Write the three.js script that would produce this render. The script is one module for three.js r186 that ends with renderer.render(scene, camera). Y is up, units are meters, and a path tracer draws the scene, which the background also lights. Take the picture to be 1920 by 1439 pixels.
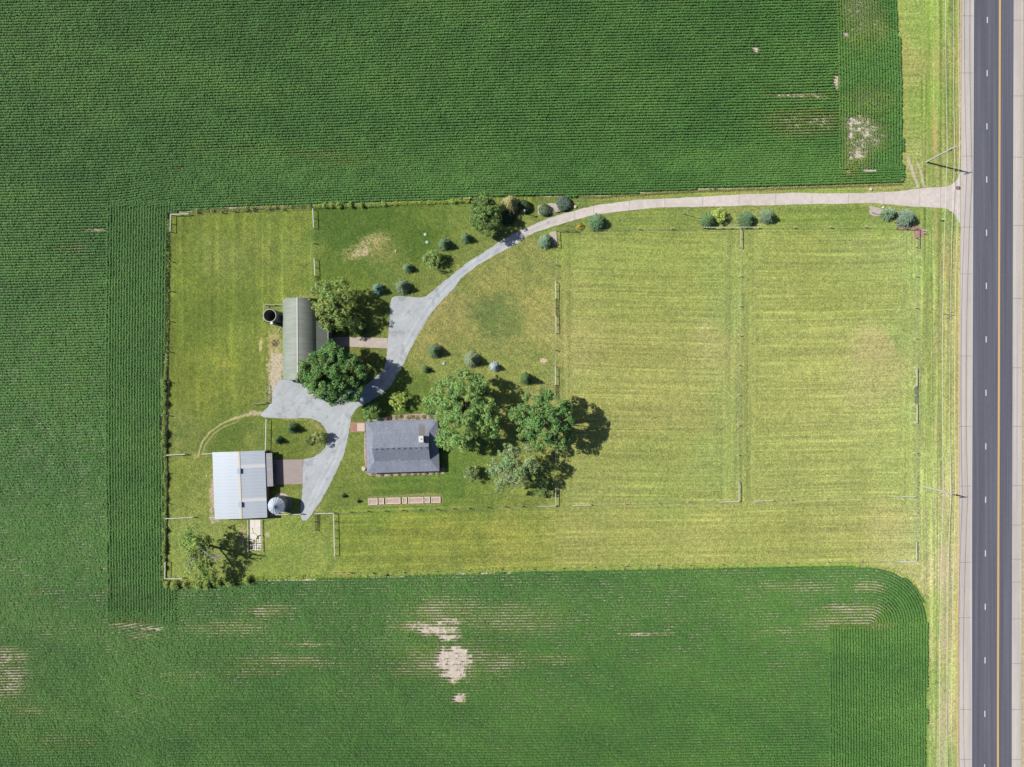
import * as THREE from 'three';
import { Sky } from 'three/addons/objects/Sky.js';
import { mergeGeometries } from 'three/addons/utils/BufferGeometryUtils.js';

// ------------------------------------------------------------------ camera, sky, sun, exposure
const S = 0.147;              // metres on the ground for one unit of the site plan
const H = 188;                // flying height of the camera
const CX = 960, CY = 719.5;   // plan point right below the camera
const scene = new THREE.Scene();
const camera = new THREE.PerspectiveCamera(58.73, 1024 / 767, 1, 6000);
camera.position.set(0, H, 0);
camera.up.set(0, 0, -1);
camera.lookAt(0, 0, 0);

const renderer = new THREE.WebGLRenderer({ antialias: true });
renderer.setSize(1024, 767);
renderer.toneMapping = THREE.LinearToneMapping;
renderer.toneMappingExposure = 1.33;
renderer.shadowMap.enabled = true;
renderer.shadowMap.type = THREE.PCFSoftShadowMap;

const EL = 46 * Math.PI / 180;
const sunDir = new THREE.Vector3(-0.969 * Math.cos(EL), Math.sin(EL), -0.248 * Math.cos(EL)).normalize();
const sky = new Sky();
sky.name = 'sky'; sky.userData.kind = 'structure';
sky.scale.setScalar(5000);
sky.material.uniforms.sunPosition.value.copy(sunDir);
sky.material.uniforms.turbidity.value = 3;
sky.material.uniforms.rayleigh.value = 0.7;
sky.material.uniforms.mieCoefficient.value = 0.004;
scene.add(sky);
scene.environmentIntensity = 0.12;
const sun = new THREE.DirectionalLight(new THREE.Color(1.0, 0.95, 0.85), 4.8);
sun.name = 'sun';
sun.position.copy(sunDir).multiplyScalar(300);
sun.castShadow = true;
sun.shadow.mapSize.set(4096, 4096);
Object.assign(sun.shadow.camera, { left: -190, right: 190, top: 160, bottom: -160, near: 10, far: 700 });
scene.add(sun); scene.add(sun.target);

// ------------------------------------------------------------------ helpers
const X = (px) => (px - CX) * S, Z = (py) => (py - CY) * S;
// ground point under something that is seen at plan point (px, py) and stands h metres high
const G = (px, py, h = 0) => [(px - CX) * S * (1 - h / H), (py - CY) * S * (1 - h / H)];
function rng(seed) { let a = seed >>> 0; return () => { a = (a + 0x6D2B79F5) | 0; let t = Math.imul(a ^ (a >>> 15), 1 | a); t = (t + Math.imul(t ^ (t >>> 7), 61 | t)) ^ t; return ((t ^ (t >>> 14)) >>> 0) / 4294967296; }; }
function hash(ix, iy) { let h = Math.imul(ix, 374761393) + Math.imul(iy, 668265263) | 0; h = Math.imul(h ^ (h >>> 13), 1274126177); return ((h ^ (h >>> 16)) >>> 0) / 4294967296; }
function vn(x, y) {
  const ix = Math.floor(x), iy = Math.floor(y); let fx = x - ix, fy = y - iy;
  fx = fx * fx * (3 - 2 * fx); fy = fy * fy * (3 - 2 * fy);
  const a = hash(ix, iy), b = hash(ix + 1, iy), c = hash(ix, iy + 1), d = hash(ix + 1, iy + 1);
  return a + (b - a) * fx + (c - a) * fy + (a - b - c + d) * fx * fy;
}
function fbm(x, y, o = 4) { let s = 0, a = 0.5, n = 0; for (let i = 0; i < o; i++) { s += a * vn(x, y); n += a; a *= 0.5; x = x * 2.03 + 17.1; y = y * 2.03 + 9.7; } return s / n; }
const clamp = (x, a = 0, b = 1) => Math.min(b, Math.max(a, x));
const lerp = (a, b, t) => a + (b - a) * t;
const sstep = (a, b, x) => { const t = clamp((x - a) / (b - a)); return t * t * (3 - 2 * t); };
const toLin = (c) => { c /= 255; return c <= 0.04045 ? c / 12.92 : Math.pow((c + 0.055) / 1.055, 2.4); };
const toS = (l) => 255 * (l <= 0.0031308 ? l * 12.92 : 1.055 * Math.pow(clamp(l), 1 / 2.4) - 0.055);
const K = 0.6;                // base colour of a surface against its tone in full sun
const LUT = new Uint8ClampedArray(2561).map((_, i) => Math.round(toS(toLin(i / 10) * K)));
const alb = (v) => LUT[Math.round(clamp(v, 0, 256) * 10)];
const col = (r, g, b, k = K) => new THREE.Color().setRGB(toLin(r) * k, toLin(g) * k, toLin(b) * k);

const used = new Map();
function numbered(name) { const n = used.get(name) || 0; used.set(name, n + 1); return n ? name + '_' + String(n).padStart(3, '0') : name; }
function tag(o, label, category, group, kind) {
  o.userData.label = label; o.userData.category = category;
  if (group) o.userData.group = group;
  if (kind) o.userData.kind = kind;
  return o;
}
function thing(name, label, category, x, z, turn = 0, group) {
  const o = new THREE.Group(); o.name = numbered(name); o.position.set(x, 0, z); o.rotation.y = turn; scene.add(o);
  return tag(o, label, category, group);
}
function part(name, geo, mat, parent, label) {
  const m = new THREE.Mesh(geo, mat); m.name = name; m.castShadow = m.receiveShadow = true; parent.add(m);
  if (label) m.userData.label = label;
  return m;
}
function structure(name, geo, mat, label, category) {
  const m = new THREE.Mesh(geo, mat); m.name = numbered(name); m.castShadow = m.receiveShadow = true; scene.add(m);
  m.userData.kind = 'structure'; if (label) m.userData.label = label; if (category) m.userData.category = category;
  return m;
}
const unitBox = new THREE.BoxGeometry(1, 1, 1);
const unitCyl = new THREE.CylinderGeometry(1, 1, 1, 10);
function box(name, w, h, d, x, y, z, mat, parent, ry = 0) {
  const m = part(name, unitBox, mat, parent); m.scale.set(w, h, d); m.position.set(x, y, z); m.rotation.y = ry; return m;
}
function cyl(name, r, h, x, y, z, mat, parent) { const m = part(name, unitCyl, mat, parent); m.scale.set(r, h, r); m.position.set(x, y, z); return m; }

function dataTex(w, h, fn, srgb = true) {
  const d = new Uint8Array(w * h * 4); const o = [0, 0, 0];
  for (let j = 0, k = 0; j < h; j++) for (let i = 0; i < w; i++, k += 4) { fn(i, j, o); d[k] = o[0]; d[k + 1] = o[1]; d[k + 2] = o[2]; d[k + 3] = 255; }
  const t = new THREE.DataTexture(d, w, h, THREE.RGBAFormat);
  t.magFilter = THREE.LinearFilter; t.minFilter = THREE.LinearMipmapLinearFilter; t.generateMipmaps = true;
  t.wrapS = t.wrapT = THREE.RepeatWrapping;
  if (srgb) t.colorSpace = THREE.SRGBColorSpace;
  t.needsUpdate = true; return t;
}
// a closed outline of plan points, smoothed and slightly frayed
function smooth(pts, per = 6, fray = 0, seed = 1) {
  const c = new THREE.CatmullRomCurve3(pts.map(([x, y]) => new THREE.Vector3(x, y, 0)), false, 'centripetal');
  const n = (pts.length - 1) * per, out = [];
  for (let i = 0; i <= n; i++) { const p = c.getPoint(i / n); out.push([p.x + fray * (vn(i * 0.71, seed) - 0.5) * 2, p.y + fray * (vn(i * 0.63, seed + 50) - 0.5) * 2]); }
  return out;
}
// a flat sheet over a plan outline; uv over a plan rectangle, or in metres divided by tile
function sheetGeo(pts, y, rect, tile = 1, holes = []) {
  const shape = new THREE.Shape(pts.map(([px, py]) => new THREE.Vector2(X(px), -Z(py))));
  for (const h of holes) shape.holes.push(new THREE.Path(h.map(([px, py]) => new THREE.Vector2(X(px), -Z(py)))));
  const g = new THREE.ShapeGeometry(shape); g.rotateX(-Math.PI / 2); g.translate(0, y, 0);
  const p = g.attributes.position, uv = g.attributes.uv;
  for (let i = 0; i < p.count; i++) {
    const px = p.getX(i) / S + CX, py = p.getZ(i) / S + CY;
    if (rect) uv.setXY(i, (px - rect[0]) / (rect[2] - rect[0]), (py - rect[1]) / (rect[3] - rect[1]));
    else uv.setXY(i, p.getX(i) / tile, p.getZ(i) / tile);
  }
  return g;
}
// a slab with thickness over a plan outline, top face at height top
function slabGeo(pts, top, thick, tile = 1) {
  const shape = new THREE.Shape(pts.map(([px, py]) => new THREE.Vector2(X(px), -Z(py))));
  const g = new THREE.ExtrudeGeometry(shape, { depth: thick, bevelEnabled: false });
  g.rotateX(-Math.PI / 2); g.translate(0, top - thick, 0);
  const p = g.attributes.position, uv = g.attributes.uv;
  for (let i = 0; i < p.count; i++) uv.setXY(i, p.getX(i) / tile, (p.getZ(i) + p.getY(i)) / tile);
  return g;
}
function inside(poly, x, y) {
  let c = false;
  for (let i = 0, j = poly.length - 1; i < poly.length; j = i++) {
    const [xi, yi] = poly[i], [xj, yj] = poly[j];
    if ((yi > y) !== (yj > y) && x < (xj - xi) * (y - yi) / (yj - yi) + xi) c = !c;
  }
  return c;
}
function distLine(pl, x, y) {
  let best = 1e9;
  for (let i = 0; i + 1 < pl.length; i++) {
    const [ax, ay] = pl[i], [bx, by] = pl[i + 1], dx = bx - ax, dy = by - ay;
    const t = clamp(((x - ax) * dx + (y - ay) * dy) / (dx * dx + dy * dy)), ex = ax + t * dx - x, ey = ay + t * dy - y;
    const d = ex * ex + ey * ey; if (d < best) best = d;
  }
  return Math.sqrt(best);
}
// geometry from triangles and quads given as points
function faces(list, uvScale = 1) {
  const pos = [], uv = [];
  const put = (a, b, c) => {
    const A = new THREE.Vector3(...a), B = new THREE.Vector3(...b), C = new THREE.Vector3(...c);
    const n = B.clone().sub(A).cross(C.clone().sub(A)).normalize();
    for (const p of [A, B, C]) {
      pos.push(p.x, p.y, p.z);
      if (Math.abs(n.y) > 0.3) uv.push(p.x / uvScale, p.z / uvScale);
      else if (Math.abs(n.x) > Math.abs(n.z)) uv.push(p.z / uvScale, p.y / uvScale);
      else uv.push(p.x / uvScale, p.y / uvScale);
    }
  };
  for (const f of list) for (let i = 1; i + 1 < f.length; i++) put(f[0], f[i], f[i + 1]);
  const g = new THREE.BufferGeometry();
  g.setAttribute('position', new THREE.Float32BufferAttribute(pos, 3));
  g.setAttribute('uv', new THREE.Float32BufferAttribute(uv, 2));
  g.computeVertexNormals(); return g;
}
// a thick plate: a planar polygon given a thickness downwards
function plate(poly, t, uvScale = 1) {
  const low = poly.map(([x, y, z]) => [x, y - t, z]);
  const f = [poly, [...low].reverse()];
  for (let i = 0; i < poly.length; i++) { const j = (i + 1) % poly.length; f.push([poly[i], low[i], low[j], poly[j]]); }
  return faces(f, uvScale);
}
function beam(name, a, b, w, h, mat, parent) {   // a square bar between two points
  const A = new THREE.Vector3(...a), B = new THREE.Vector3(...b), m = part(name, unitBox, mat, parent);
  m.position.copy(A).add(B).multiplyScalar(0.5); m.scale.set(w, h, A.distanceTo(B)); m.lookAt(0, 0, 0);
  const q = new THREE.Matrix4().lookAt(A, B, new THREE.Vector3(0, 1, 0)); m.quaternion.setFromRotationMatrix(q);
  return m;
}
function tube(pts, r0, r1, seg = 8, rad = 6) {
  const c = new THREE.CatmullRomCurve3(pts.map((p) => new THREE.Vector3(...p)));
  const g = new THREE.TubeGeometry(c, seg, 1, rad, false), p = g.attributes.position, v = new THREE.Vector3(), q = new THREE.Vector3();
  for (let i = 0; i <= seg; i++) {
    c.getPointAt(i / seg, q); const r = lerp(r0, r1, i / seg);
    for (let j = 0; j <= rad; j++) { const k = i * (rad + 1) + j; v.fromBufferAttribute(p, k).sub(q).multiplyScalar(r).add(q); p.setXYZ(k, v.x, v.y, v.z); }
  }
  g.computeVertexNormals(); return g;
}

// ------------------------------------------------------------------ plain materials
const grainTex = dataTex(256, 256, (i, j, o) => { const v = 255 * clamp(0.25 + 0.5 * vn(i / 2.0, j / 2.0) * 0.6 + 0.5 * hash(i, j) * 0.6); o[0] = o[1] = o[2] = v; }, false);
function rep(t, n, m = n) { const c = t.clone(); c.repeat.set(n, m); c.needsUpdate = true; return c; }
const M = (c, o = {}) => new THREE.MeshStandardMaterial({ color: c, roughness: 0.85, ...o });
// mottled tint around a tone: texture tiles of n pixels
function mottle(r, g, b, amp, n = 256, f1 = 9, f2 = 60, sx = 1, sy = 1, seed = 0) {
  return dataTex(n, n, (i, j, o) => {
    const per = (f, k) => { // tileable: blend of noise with its shifted self
      const u = i / n, v = j / n, q = (a, c) => vn(a * f * sx + k, c * f * sy + k * 1.7);
      return lerp(lerp(q(u, v), q(u - 1, v), sstep(0.7, 1, u)), lerp(q(u, v - 1), q(u - 1, v - 1), sstep(0.7, 1, u)), sstep(0.7, 1, v));
    };
    const t = 1 + amp * (per(f1, seed + 3) - 0.5) + amp * 0.9 * (per(f2, seed + 31) - 0.5) + amp * 0.6 * (hash(i + seed, j) - 0.5);
    o[0] = alb(r * t); o[1] = alb(g * t); o[2] = alb(b * t);
  });
}
const matte = {
  soil: new THREE.MeshStandardMaterial({ map: mottle(218, 204, 190, 0.16, 512, 14, 70), roughness: 1 }),
  gravel: new THREE.MeshStandardMaterial({ map: mottle(186, 190, 195, 0.09, 512, 7, 80), roughness: 1, bumpMap: grainTex, bumpScale: 0.02 }),
  concrete: new THREE.MeshStandardMaterial({ map: mottle(214, 203, 199, 0.07, 512, 5, 50), roughness: 0.9 }),
  ramp: new THREE.MeshStandardMaterial({ map: mottle(204, 190, 180, 0.1, 256, 7, 50), roughness: 0.95 }),
  pad: new THREE.MeshStandardMaterial({ map: mottle(178, 165, 160, 0.06, 256, 5, 60, 1, 4), roughness: 0.95 }),
  mulch: new THREE.MeshStandardMaterial({ map: mottle(196, 172, 154, 0.3, 256, 12, 90), roughness: 1 }),
  redMulch: new THREE.MeshStandardMaterial({ map: mottle(186, 150, 136, 0.25, 256, 12, 90), roughness: 1 }),
  whiteRail: M(col(226, 222, 212), { roughness: 0.8 }),
  greyRail: M(col(176, 174, 164), { roughness: 0.9 }),
  darkRail: M(col(96, 100, 84), { roughness: 0.9 }),
  brownWood: M(col(150, 112, 96), { roughness: 0.95 }),
  pinkWood: M(col(206, 170, 152), { roughness: 0.95 }),
  postWood: M(col(190, 178, 150), { roughness: 0.95 }),
  poleWood: M(col(214, 208, 192), { roughness: 0.95 }),
  galvanised: M(col(150, 156, 156), { roughness: 0.5, metalness: 0.4 }),
  wire: M(col(205, 205, 190), { roughness: 0.6 }),
  bark: M(new THREE.Color().setRGB(0.09, 0.075, 0.06), { roughness: 1 }),
  deadWood: M(col(178, 170, 168), { roughness: 1 }),
  white: M(col(238, 236, 232), { roughness: 0.6 }),
  black: M(new THREE.Color().setRGB(0.02, 0.02, 0.022), { roughness: 0.8 }),
};

// ------------------------------------------------------------------ outlines of the site plan
const farmNorth = [[1672, -90], [1678, 0], [1684, 60], [1689, 150], [1692, 240], [1692, 300], [1690, 341], [1640, 343], [1600, 345], [1500, 349], [1400, 352], [1300, 356], [1200, 362], [1120, 368], [1050, 369], [960, 368], [870, 373], [800, 377], [700, 381], [600, 385], [480, 389], [400, 393], [345, 398], [314, 400]];
const farmWest = [[314, 400], [313, 470], [312, 530], [311, 620], [309, 700], [306, 760], [304, 820], [308, 855], [308, 900], [307, 1000], [304, 1102]];
const farmSouth = [[304, 1102], [345, 1104], [400, 1096], [440, 1091], [520, 1088], [600, 1086], [700, 1083], [800, 1078], [900, 1075], [1000, 1072], [1200, 1067], [1400, 1064], [1500, 1062], [1615, 1062.5], [1652, 1066], [1682, 1076], [1706, 1092], [1722, 1112], [1731, 1135], [1735, 1165], [1736.5, 1300], [1735, 1439], [1733, 1540]];
const farm = [...smooth(farmNorth, 7, 0.7, 3), ...smooth(farmWest, 9, 0.7, 5).slice(1), ...smooth(farmSouth, 7, 0.7, 7).slice(1)];
const roadW = (y) => lerp(1804.5, 1800, clamp((y + 90) / 900));      // west edge of the shoulder
const asphW = (y) => lerp(1827, 1822.8, clamp((y + 90) / 1100));     // west edge of the asphalt
const asphE = (y) => lerp(1901.3, 1897.6, clamp((y + 90) / 1300));
const TOP = -90, BOT = 1540;

const driveNorth = [[1801.5, 322], [1797, 333], [1790, 342], [1779, 348.5], [1766, 351], [1725, 353.5], [1700, 357], [1634, 362], [1580, 362.5], [1480, 362], [1380, 365.5], [1280, 371], [1200, 375], [1140, 382], [1100, 389], [1080, 395], [1045, 404], [1010, 417], [970, 435], [940, 451], [905, 475], [880, 490], [860, 505], [838, 524], [818, 540], [803, 553], [794, 557.5], [780, 558], [760, 556], [740, 556.5], [733.5, 561], [731, 590], [728.5, 620], [726, 653], [724.5, 673], [720, 690], [710, 702], [693, 717], [676, 729]];
const driveSouth = [[658, 781], [669, 766], [692, 754], [713, 740], [732, 724], [744, 703], [755, 686], [765, 663], [775.6, 643], [791, 616.6], [805, 593], [827, 565], [852, 540], [863, 524], [886, 504], [925, 480], [970, 456], [992, 441], [1019, 431], [1060, 418], [1080, 412.5], [1113, 403.5], [1154, 397.5], [1235, 390], [1331, 387.5], [1403, 385.5], [1480, 384], [1580, 382], [1634, 381], [1670, 384], [1721, 387.7], [1766, 390.5], [1777, 392.5], [1786, 397.5], [1794, 407], [1798.5, 416], [1801, 427]];

// ------------------------------------------------------------------ lawn colours
// tones read off the ground at plan points; in between they blend
const tones = [
  [330, 415, 108, 124, 44], [420, 410, 116, 132, 48], [540, 410, 120, 136, 52], [330, 520, 114, 132, 46], [420, 480, 122, 136, 60], [500, 480, 120, 134, 56], [560, 480, 124, 140, 58],
  [350, 600, 108, 126, 42], [440, 580, 108, 126, 44], [540, 560, 126, 142, 56], [340, 700, 112, 126, 44], [420, 690, 134, 146, 56], [470, 640, 124, 138, 54], [400, 740, 120, 134, 50], [480, 720, 118, 132, 52],
  [350, 800, 116, 130, 58], [430, 820, 102, 122, 44], [470, 830, 118, 134, 58], [545, 800, 112, 130, 46], [550, 845, 104, 120, 44], [590, 820, 132, 140, 66], [340, 900, 126, 140, 58], [380, 920, 134, 146, 68], [340, 1000, 134, 150, 70],
  [430, 1010, 140, 152, 74], [540, 1000, 140, 158, 70], [590, 1040, 140, 156, 72], [540, 1060, 134, 152, 66], [600, 930, 124, 138, 60],
  [640, 420, 82, 110, 34], [700, 410, 86, 114, 37], [645, 450, 78, 108, 34], [640, 490, 96, 120, 40], [660, 530, 106, 128, 44], [760, 400, 88, 114, 37], [830, 410, 104, 126, 46], [780, 450, 86, 112, 35], [720, 500, 108, 128, 52], [860, 410, 116, 134, 56], [880, 460, 124, 138, 62], [820, 520, 122, 136, 60], [690, 560, 116, 130, 54], [770, 530, 116, 132, 56],
  [660, 665, 118, 128, 58], [690, 680, 112, 126, 54], [640, 800, 120, 136, 60], [660, 870, 124, 138, 60], [640, 930, 116, 134, 54], [760, 905, 96, 124, 44], [700, 960, 118, 138, 52], [840, 910, 100, 128, 46], [900, 930, 116, 136, 54], [980, 940, 128, 142, 62],
  [930, 510, 148, 150, 78], [1000, 480, 140, 148, 76], [850, 580, 152, 150, 84], [820, 620, 150, 148, 80], [880, 640, 146, 148, 78], [925, 590, 112, 130, 66], [945, 615, 116, 132, 66], [990, 560, 157, 157, 84], [1015, 600, 160, 158, 87], [960, 660, 144, 150, 78], [1010, 700, 140, 150, 74], [800, 680, 140, 146, 74], [780, 730, 104, 126, 50], [850, 700, 132, 144, 70], [720, 780, 96, 120, 44], [940, 700, 138, 148, 72], [1020, 740, 150, 154, 82],
  [1060, 400, 112, 128, 52], [1180, 410, 126, 142, 56], [1260, 400, 130, 146, 58], [1380, 400, 146, 156, 72], [1500, 405, 134, 152, 60], [1600, 400, 128, 148, 56], [1660, 420, 140, 158, 66], [1740, 400, 142, 162, 72],
  [1060, 460, 144, 158, 68], [1120, 480, 150, 160, 72], [1200, 460, 150, 162, 70], [1300, 470, 150, 160, 70], [1360, 500, 150, 164, 76], [1080, 560, 158, 162, 78], [1180, 560, 152, 160, 72], [1280, 560, 154, 162, 74], [1365, 590, 150, 164, 80],
  [1080, 650, 166, 164, 86], [1180, 650, 156, 158, 76], [1280, 650, 158, 160, 78], [1340, 640, 168, 168, 92], [1100, 760, 160, 162, 78], [1200, 760, 162, 162, 80], [1300, 760, 164, 166, 82], [1360, 760, 156, 166, 82], [1120, 860, 156, 162, 76], [1240, 860, 154, 162, 74], [1350, 870, 152, 166, 80],
  [1100, 925, 152, 158, 76], [1240, 925, 150, 162, 74], [1420, 470, 154, 164, 76], [1500, 470, 154, 162, 74], [1620, 460, 156, 166, 82], [1690, 460, 160, 172, 90], [1440, 560, 158, 164, 78], [1540, 560, 158, 166, 76], [1650, 560, 162, 170, 82], [1440, 660, 160, 166, 80], [1540, 660, 166, 170, 84], [1650, 660, 182, 176, 104], [1690, 620, 160, 174, 88], [1640, 720, 174, 174, 96], [1440, 760, 164, 168, 82], [1540, 760, 168, 172, 86], [1660, 800, 168, 176, 90], [1440, 860, 162, 170, 82], [1560, 860, 168, 174, 86], [1680, 880, 168, 178, 90],
  [1470, 915, 158, 164, 80], [1600, 915, 160, 166, 82], [660, 1000, 126, 142, 54], [760, 1000, 134, 144, 56], [860, 1000, 140, 148, 60], [700, 1050, 132, 146, 60], [840, 1050, 140, 150, 64], [960, 1000, 146, 152, 66], [960, 1050, 148, 154, 70], [1080, 1000, 156, 158, 74], [1200, 1010, 160, 162, 76], [1340, 1010, 164, 166, 80], [1460, 1000, 160, 164, 76], [1580, 1000, 168, 170, 84], [1660, 1000, 182, 180, 100], [1200, 1050, 152, 160, 72], [1400, 1045, 158, 166, 76], [1560, 1045, 160, 166, 78],
  [1740, 60, 150, 172, 74], [1700, 120, 162, 166, 82], [1740, 200, 148, 170, 72], [1710, 300, 158, 166, 84], [1780, 100, 158, 166, 80], [1780, 260, 156, 164, 80], [1760, 320, 152, 160, 80], [1650, 352, 152, 156, 76], [1400, 360, 150, 154, 72], [1200, 369, 142, 150, 66],
  [1740, 500, 158, 178, 86], [1780, 500, 172, 170, 92], [1740, 620, 164, 176, 90], [1780, 620, 174, 172, 96], [1740, 760, 164, 178, 92], [1785, 760, 176, 176, 94], [1740, 900, 170, 182, 98], [1780, 920, 186, 182, 112], [1740, 1020, 178, 186, 106], [1780, 1060, 196, 188, 124], [1710, 1075, 186, 186, 108], [1750, 1150, 170, 182, 96], [1785, 1160, 188, 182, 112], [1745, 1300, 160, 180, 88], [1785, 1320, 194, 186, 120], [1745, 1430, 162, 180, 92],
];
const GX = 4, gw = Math.ceil((1830 - 290) / GX) + 2, gh = Math.ceil((1560 + 100) / GX) + 2;
const grid = new Float32Array(gw * gh * 3);
for (let j = 0; j < gh; j++) for (let i = 0; i < gw; i++) {
  const px = 290 + i * GX, py = -100 + j * GX; let w = 0, r = 0, g = 0, b = 0;
  for (const t of tones) { const dx = px - t[0], dy = py - t[1], q = 1 / Math.pow(dx * dx + dy * dy + 160, 2.1); w += q; r += q * t[2]; g += q * t[3]; b += q * t[4]; }
  const k = (j * gw + i) * 3, pa = sstep(1000, 1080, px); grid[k] = r / w + 2 + 2 * pa; grid[k + 1] = g / w + 2 + 3 * pa; grid[k + 2] = b / w + 3 + 10 * pa;
}
function tone(px, py, o) {
  const u = clamp((px - 290) / GX, 0, gw - 1.01), v = clamp((py + 100) / GX, 0, gh - 1.01), i = Math.floor(u), j = Math.floor(v), fx = u - i, fy = v - j, k = (j * gw + i) * 3;
  for (let c = 0; c < 3; c++) { const a = grid[k + c], b = grid[k + 3 + c], d = grid[k + gw * 3 + c], e = grid[k + gw * 3 + 3 + c]; o[c] = a + (b - a) * fx + (d - a) * fy + (a - b - d + e) * fx * fy; }
}
// bare or worn ground: [x, y, rx, ry, turn, r, g, b, cover]
const worn = [
  [688, 462, 46, 20, -0.45, 204, 184, 136, 0.8], [678, 474, 16, 9, -0.3, 214, 196, 168, 0.8], [720, 450, 22, 9, -0.1, 176, 168, 110, 0.5], [716, 472, 36, 22, 0.1, 170, 158, 96, 0.6],
  [517, 688, 17, 48, 0, 210, 192, 170, 1.15], [514, 640, 15, 24, 0, 190, 172, 122, 0.9], [516, 728, 13, 26, 0.1, 212, 196, 178, 1.1], [488, 648, 4, 13, 0.05, 214, 196, 150, 0.9], [492, 672, 4, 10, 0.2, 170, 160, 90, 0.5],
  [398, 930, 6, 46, 0.04, 206, 184, 168, 0.95], [402, 976, 10, 6, 0, 204, 184, 170, 0.8], [402, 895, 5, 20, 0, 200, 176, 160, 0.7],
  [476, 775, 24, 5, -0.12, 208, 190, 166, 0.95], [445, 784, 18, 4, -0.3, 188, 176, 130, 0.7], [455, 1000, 9, 16, 0, 196, 178, 150, 0.6], [452, 1018, 7, 10, 0.3, 206, 188, 168, 0.7], [501, 1003, 5, 6, 0, 214, 196, 180, 0.9], [505, 980, 10, 6, 0.6, 196, 180, 150, 0.5], [508, 1026, 7, 4, 0.3, 194, 180, 140, 0.5],
  [1019, 676, 8, 6, 0, 226, 202, 180, 1.1], [978, 637, 6, 4, 0.5, 196, 186, 120, 0.6], [1016, 655, 12, 6, 0, 178, 164, 100, 0.5], [846, 552, 16, 3, -0.8, 176, 164, 110, 0.6], [815, 590, 26, 4, -1.0, 180, 166, 116, 0.7], [790, 650, 22, 5, -1.1, 178, 164, 110, 0.6],
  [600, 862, 8, 20, 0.5, 190, 178, 120, 0.4], [598, 955, 7, 10, 0.6, 200, 184, 140, 0.5], [545, 786, 30, 3, 0.05, 196, 180, 130, 0.7], [590, 796, 18, 4, 0.6, 188, 172, 124, 0.6], [608, 815, 5, 14, 0, 186, 172, 124, 0.5],
  [570, 558, 14, 5, 0, 206, 186, 150, 0.7], [548, 545, 8, 4, 0, 186, 184, 110, 0.5], [340, 790, 12, 8, 0.3, 164, 160, 96, 0.5], [335, 832, 12, 10, 0, 170, 164, 100, 0.5], [368, 855, 8, 10, 0, 196, 184, 124, 0.6],
  [1640, 665, 36, 44, 0, 192, 178, 118, 0.3], [1650, 700, 22, 40, 0, 190, 176, 116, 0.25], [1350, 620, 16, 40, 0, 178, 178, 104, 0.5], [1672, 990, 30, 18, 0, 196, 188, 126, 0.5], [1640, 985, 30, 8, 0, 190, 184, 116, 0.4], [1250, 1012, 16, 10, 0.6, 182, 174, 110, 0.4], [1285, 1010, 40, 10, 0, 184, 174, 112, 0.4], [1110, 1000, 24, 12, 0, 176, 166, 104, 0.4],
  [1768, 1060, 9, 60, 0, 206, 188, 150, 0.8], [1776, 1110, 10, 40, 0, 200, 186, 150, 0.6], [1772, 1200, 10, 60, 0, 206, 192, 154, 0.75], [1770, 1330, 12, 70, 0, 204, 190, 156, 0.7], [1766, 1420, 10, 50, 0, 206, 192, 160, 0.7], [1770, 930, 8, 60, 0, 200, 186, 140, 0.6], [1757, 640, 5, 30, 0, 206, 190, 150, 0.6], [1757, 800, 5, 40, 0, 200, 186, 140, 0.6], [1755, 430, 3, 45, 0, 206, 176, 120, 0.75], [1753, 245, 4, 60, 0, 206, 178, 116, 0.7], [1775, 480, 9, 60, 0, 190, 170, 110, 0.5], [1778, 540, 6, 30, 0, 196, 160, 110, 0.4], [1757, 100, 4, 70, 0, 186, 178, 100, 0.4], [1735, 60, 6, 90, 0, 182, 186, 100, 0.4], [1734, 1095, 5, 20, 0.2, 206, 190, 140, 0.6],
  [1724, 445, 12, 12, 0, 186, 160, 120, 0.4], [1738, 390, 40, 4, 0.02, 176, 168, 100, 0.4],
  [1090, 425, 7, 5, 0, 206, 186, 70, 0.7], [1700, 360, 60, 3, 0, 190, 176, 110, 0.5],
];
const ruts = [ // worn wheel tracks and edges: points, half width, colour, cover
  [[[1703, 296], [1708, 312], [1714, 330], [1722, 350]], 3.2, 212, 196, 178, 0.95], [[[1722, 306], [1727, 324], [1734, 350]], 2.4, 212, 196, 178, 0.85],
  [[[470, 777], [440, 784], [414, 796], [392, 812], [378, 830], [372, 852]], 2.0, 208, 190, 140, 0.8], [[[448, 790], [420, 800], [400, 814], [386, 832], [378, 852]], 1.5, 200, 184, 130, 0.6],
  [[[1758, -90], [1757, 300]], 1.2, 178, 190, 96, 0.4], [[[1761, 400], [1760, 700], [1758, 1000], [1755, 1500]], 1.6, 120, 150, 60, 0.5],
  [[[1802, 440], [1799, 700], [1798, 900], [1797.5, 1540]], 2.6, 226, 202, 172, 0.9], [[[1802.5, -90], [1801, 200], [1799, 322]], 2.4, 222, 198, 166, 0.8], [[[1795, 430], [1794, 700], [1793, 1540]], 3.4, 206, 188, 96, 0.45], [[[1797, -90], [1795, 300]], 2.8, 190, 168, 92, 0.5],
  [[[1692, 0], [1700, 150], [1703, 300]], 3.0, 186, 182, 92, 0.35], [[[1690, 344], [1500, 352], [1300, 359], [1120, 371]], 1.8, 200, 184, 134, 0.6], [[[1741, -60], [1742, 340]], 3.5, 130, 166, 56, 0.5], [[[1741, 430], [1742, 1000]], 3, 150, 182, 76, 0.4], [[[1739, 1120], [1740, 1540]], 3, 130, 178, 66, 0.6],
];
const posts = [];  // filled by the fences further down; worn spots lie at the foot of each
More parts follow.
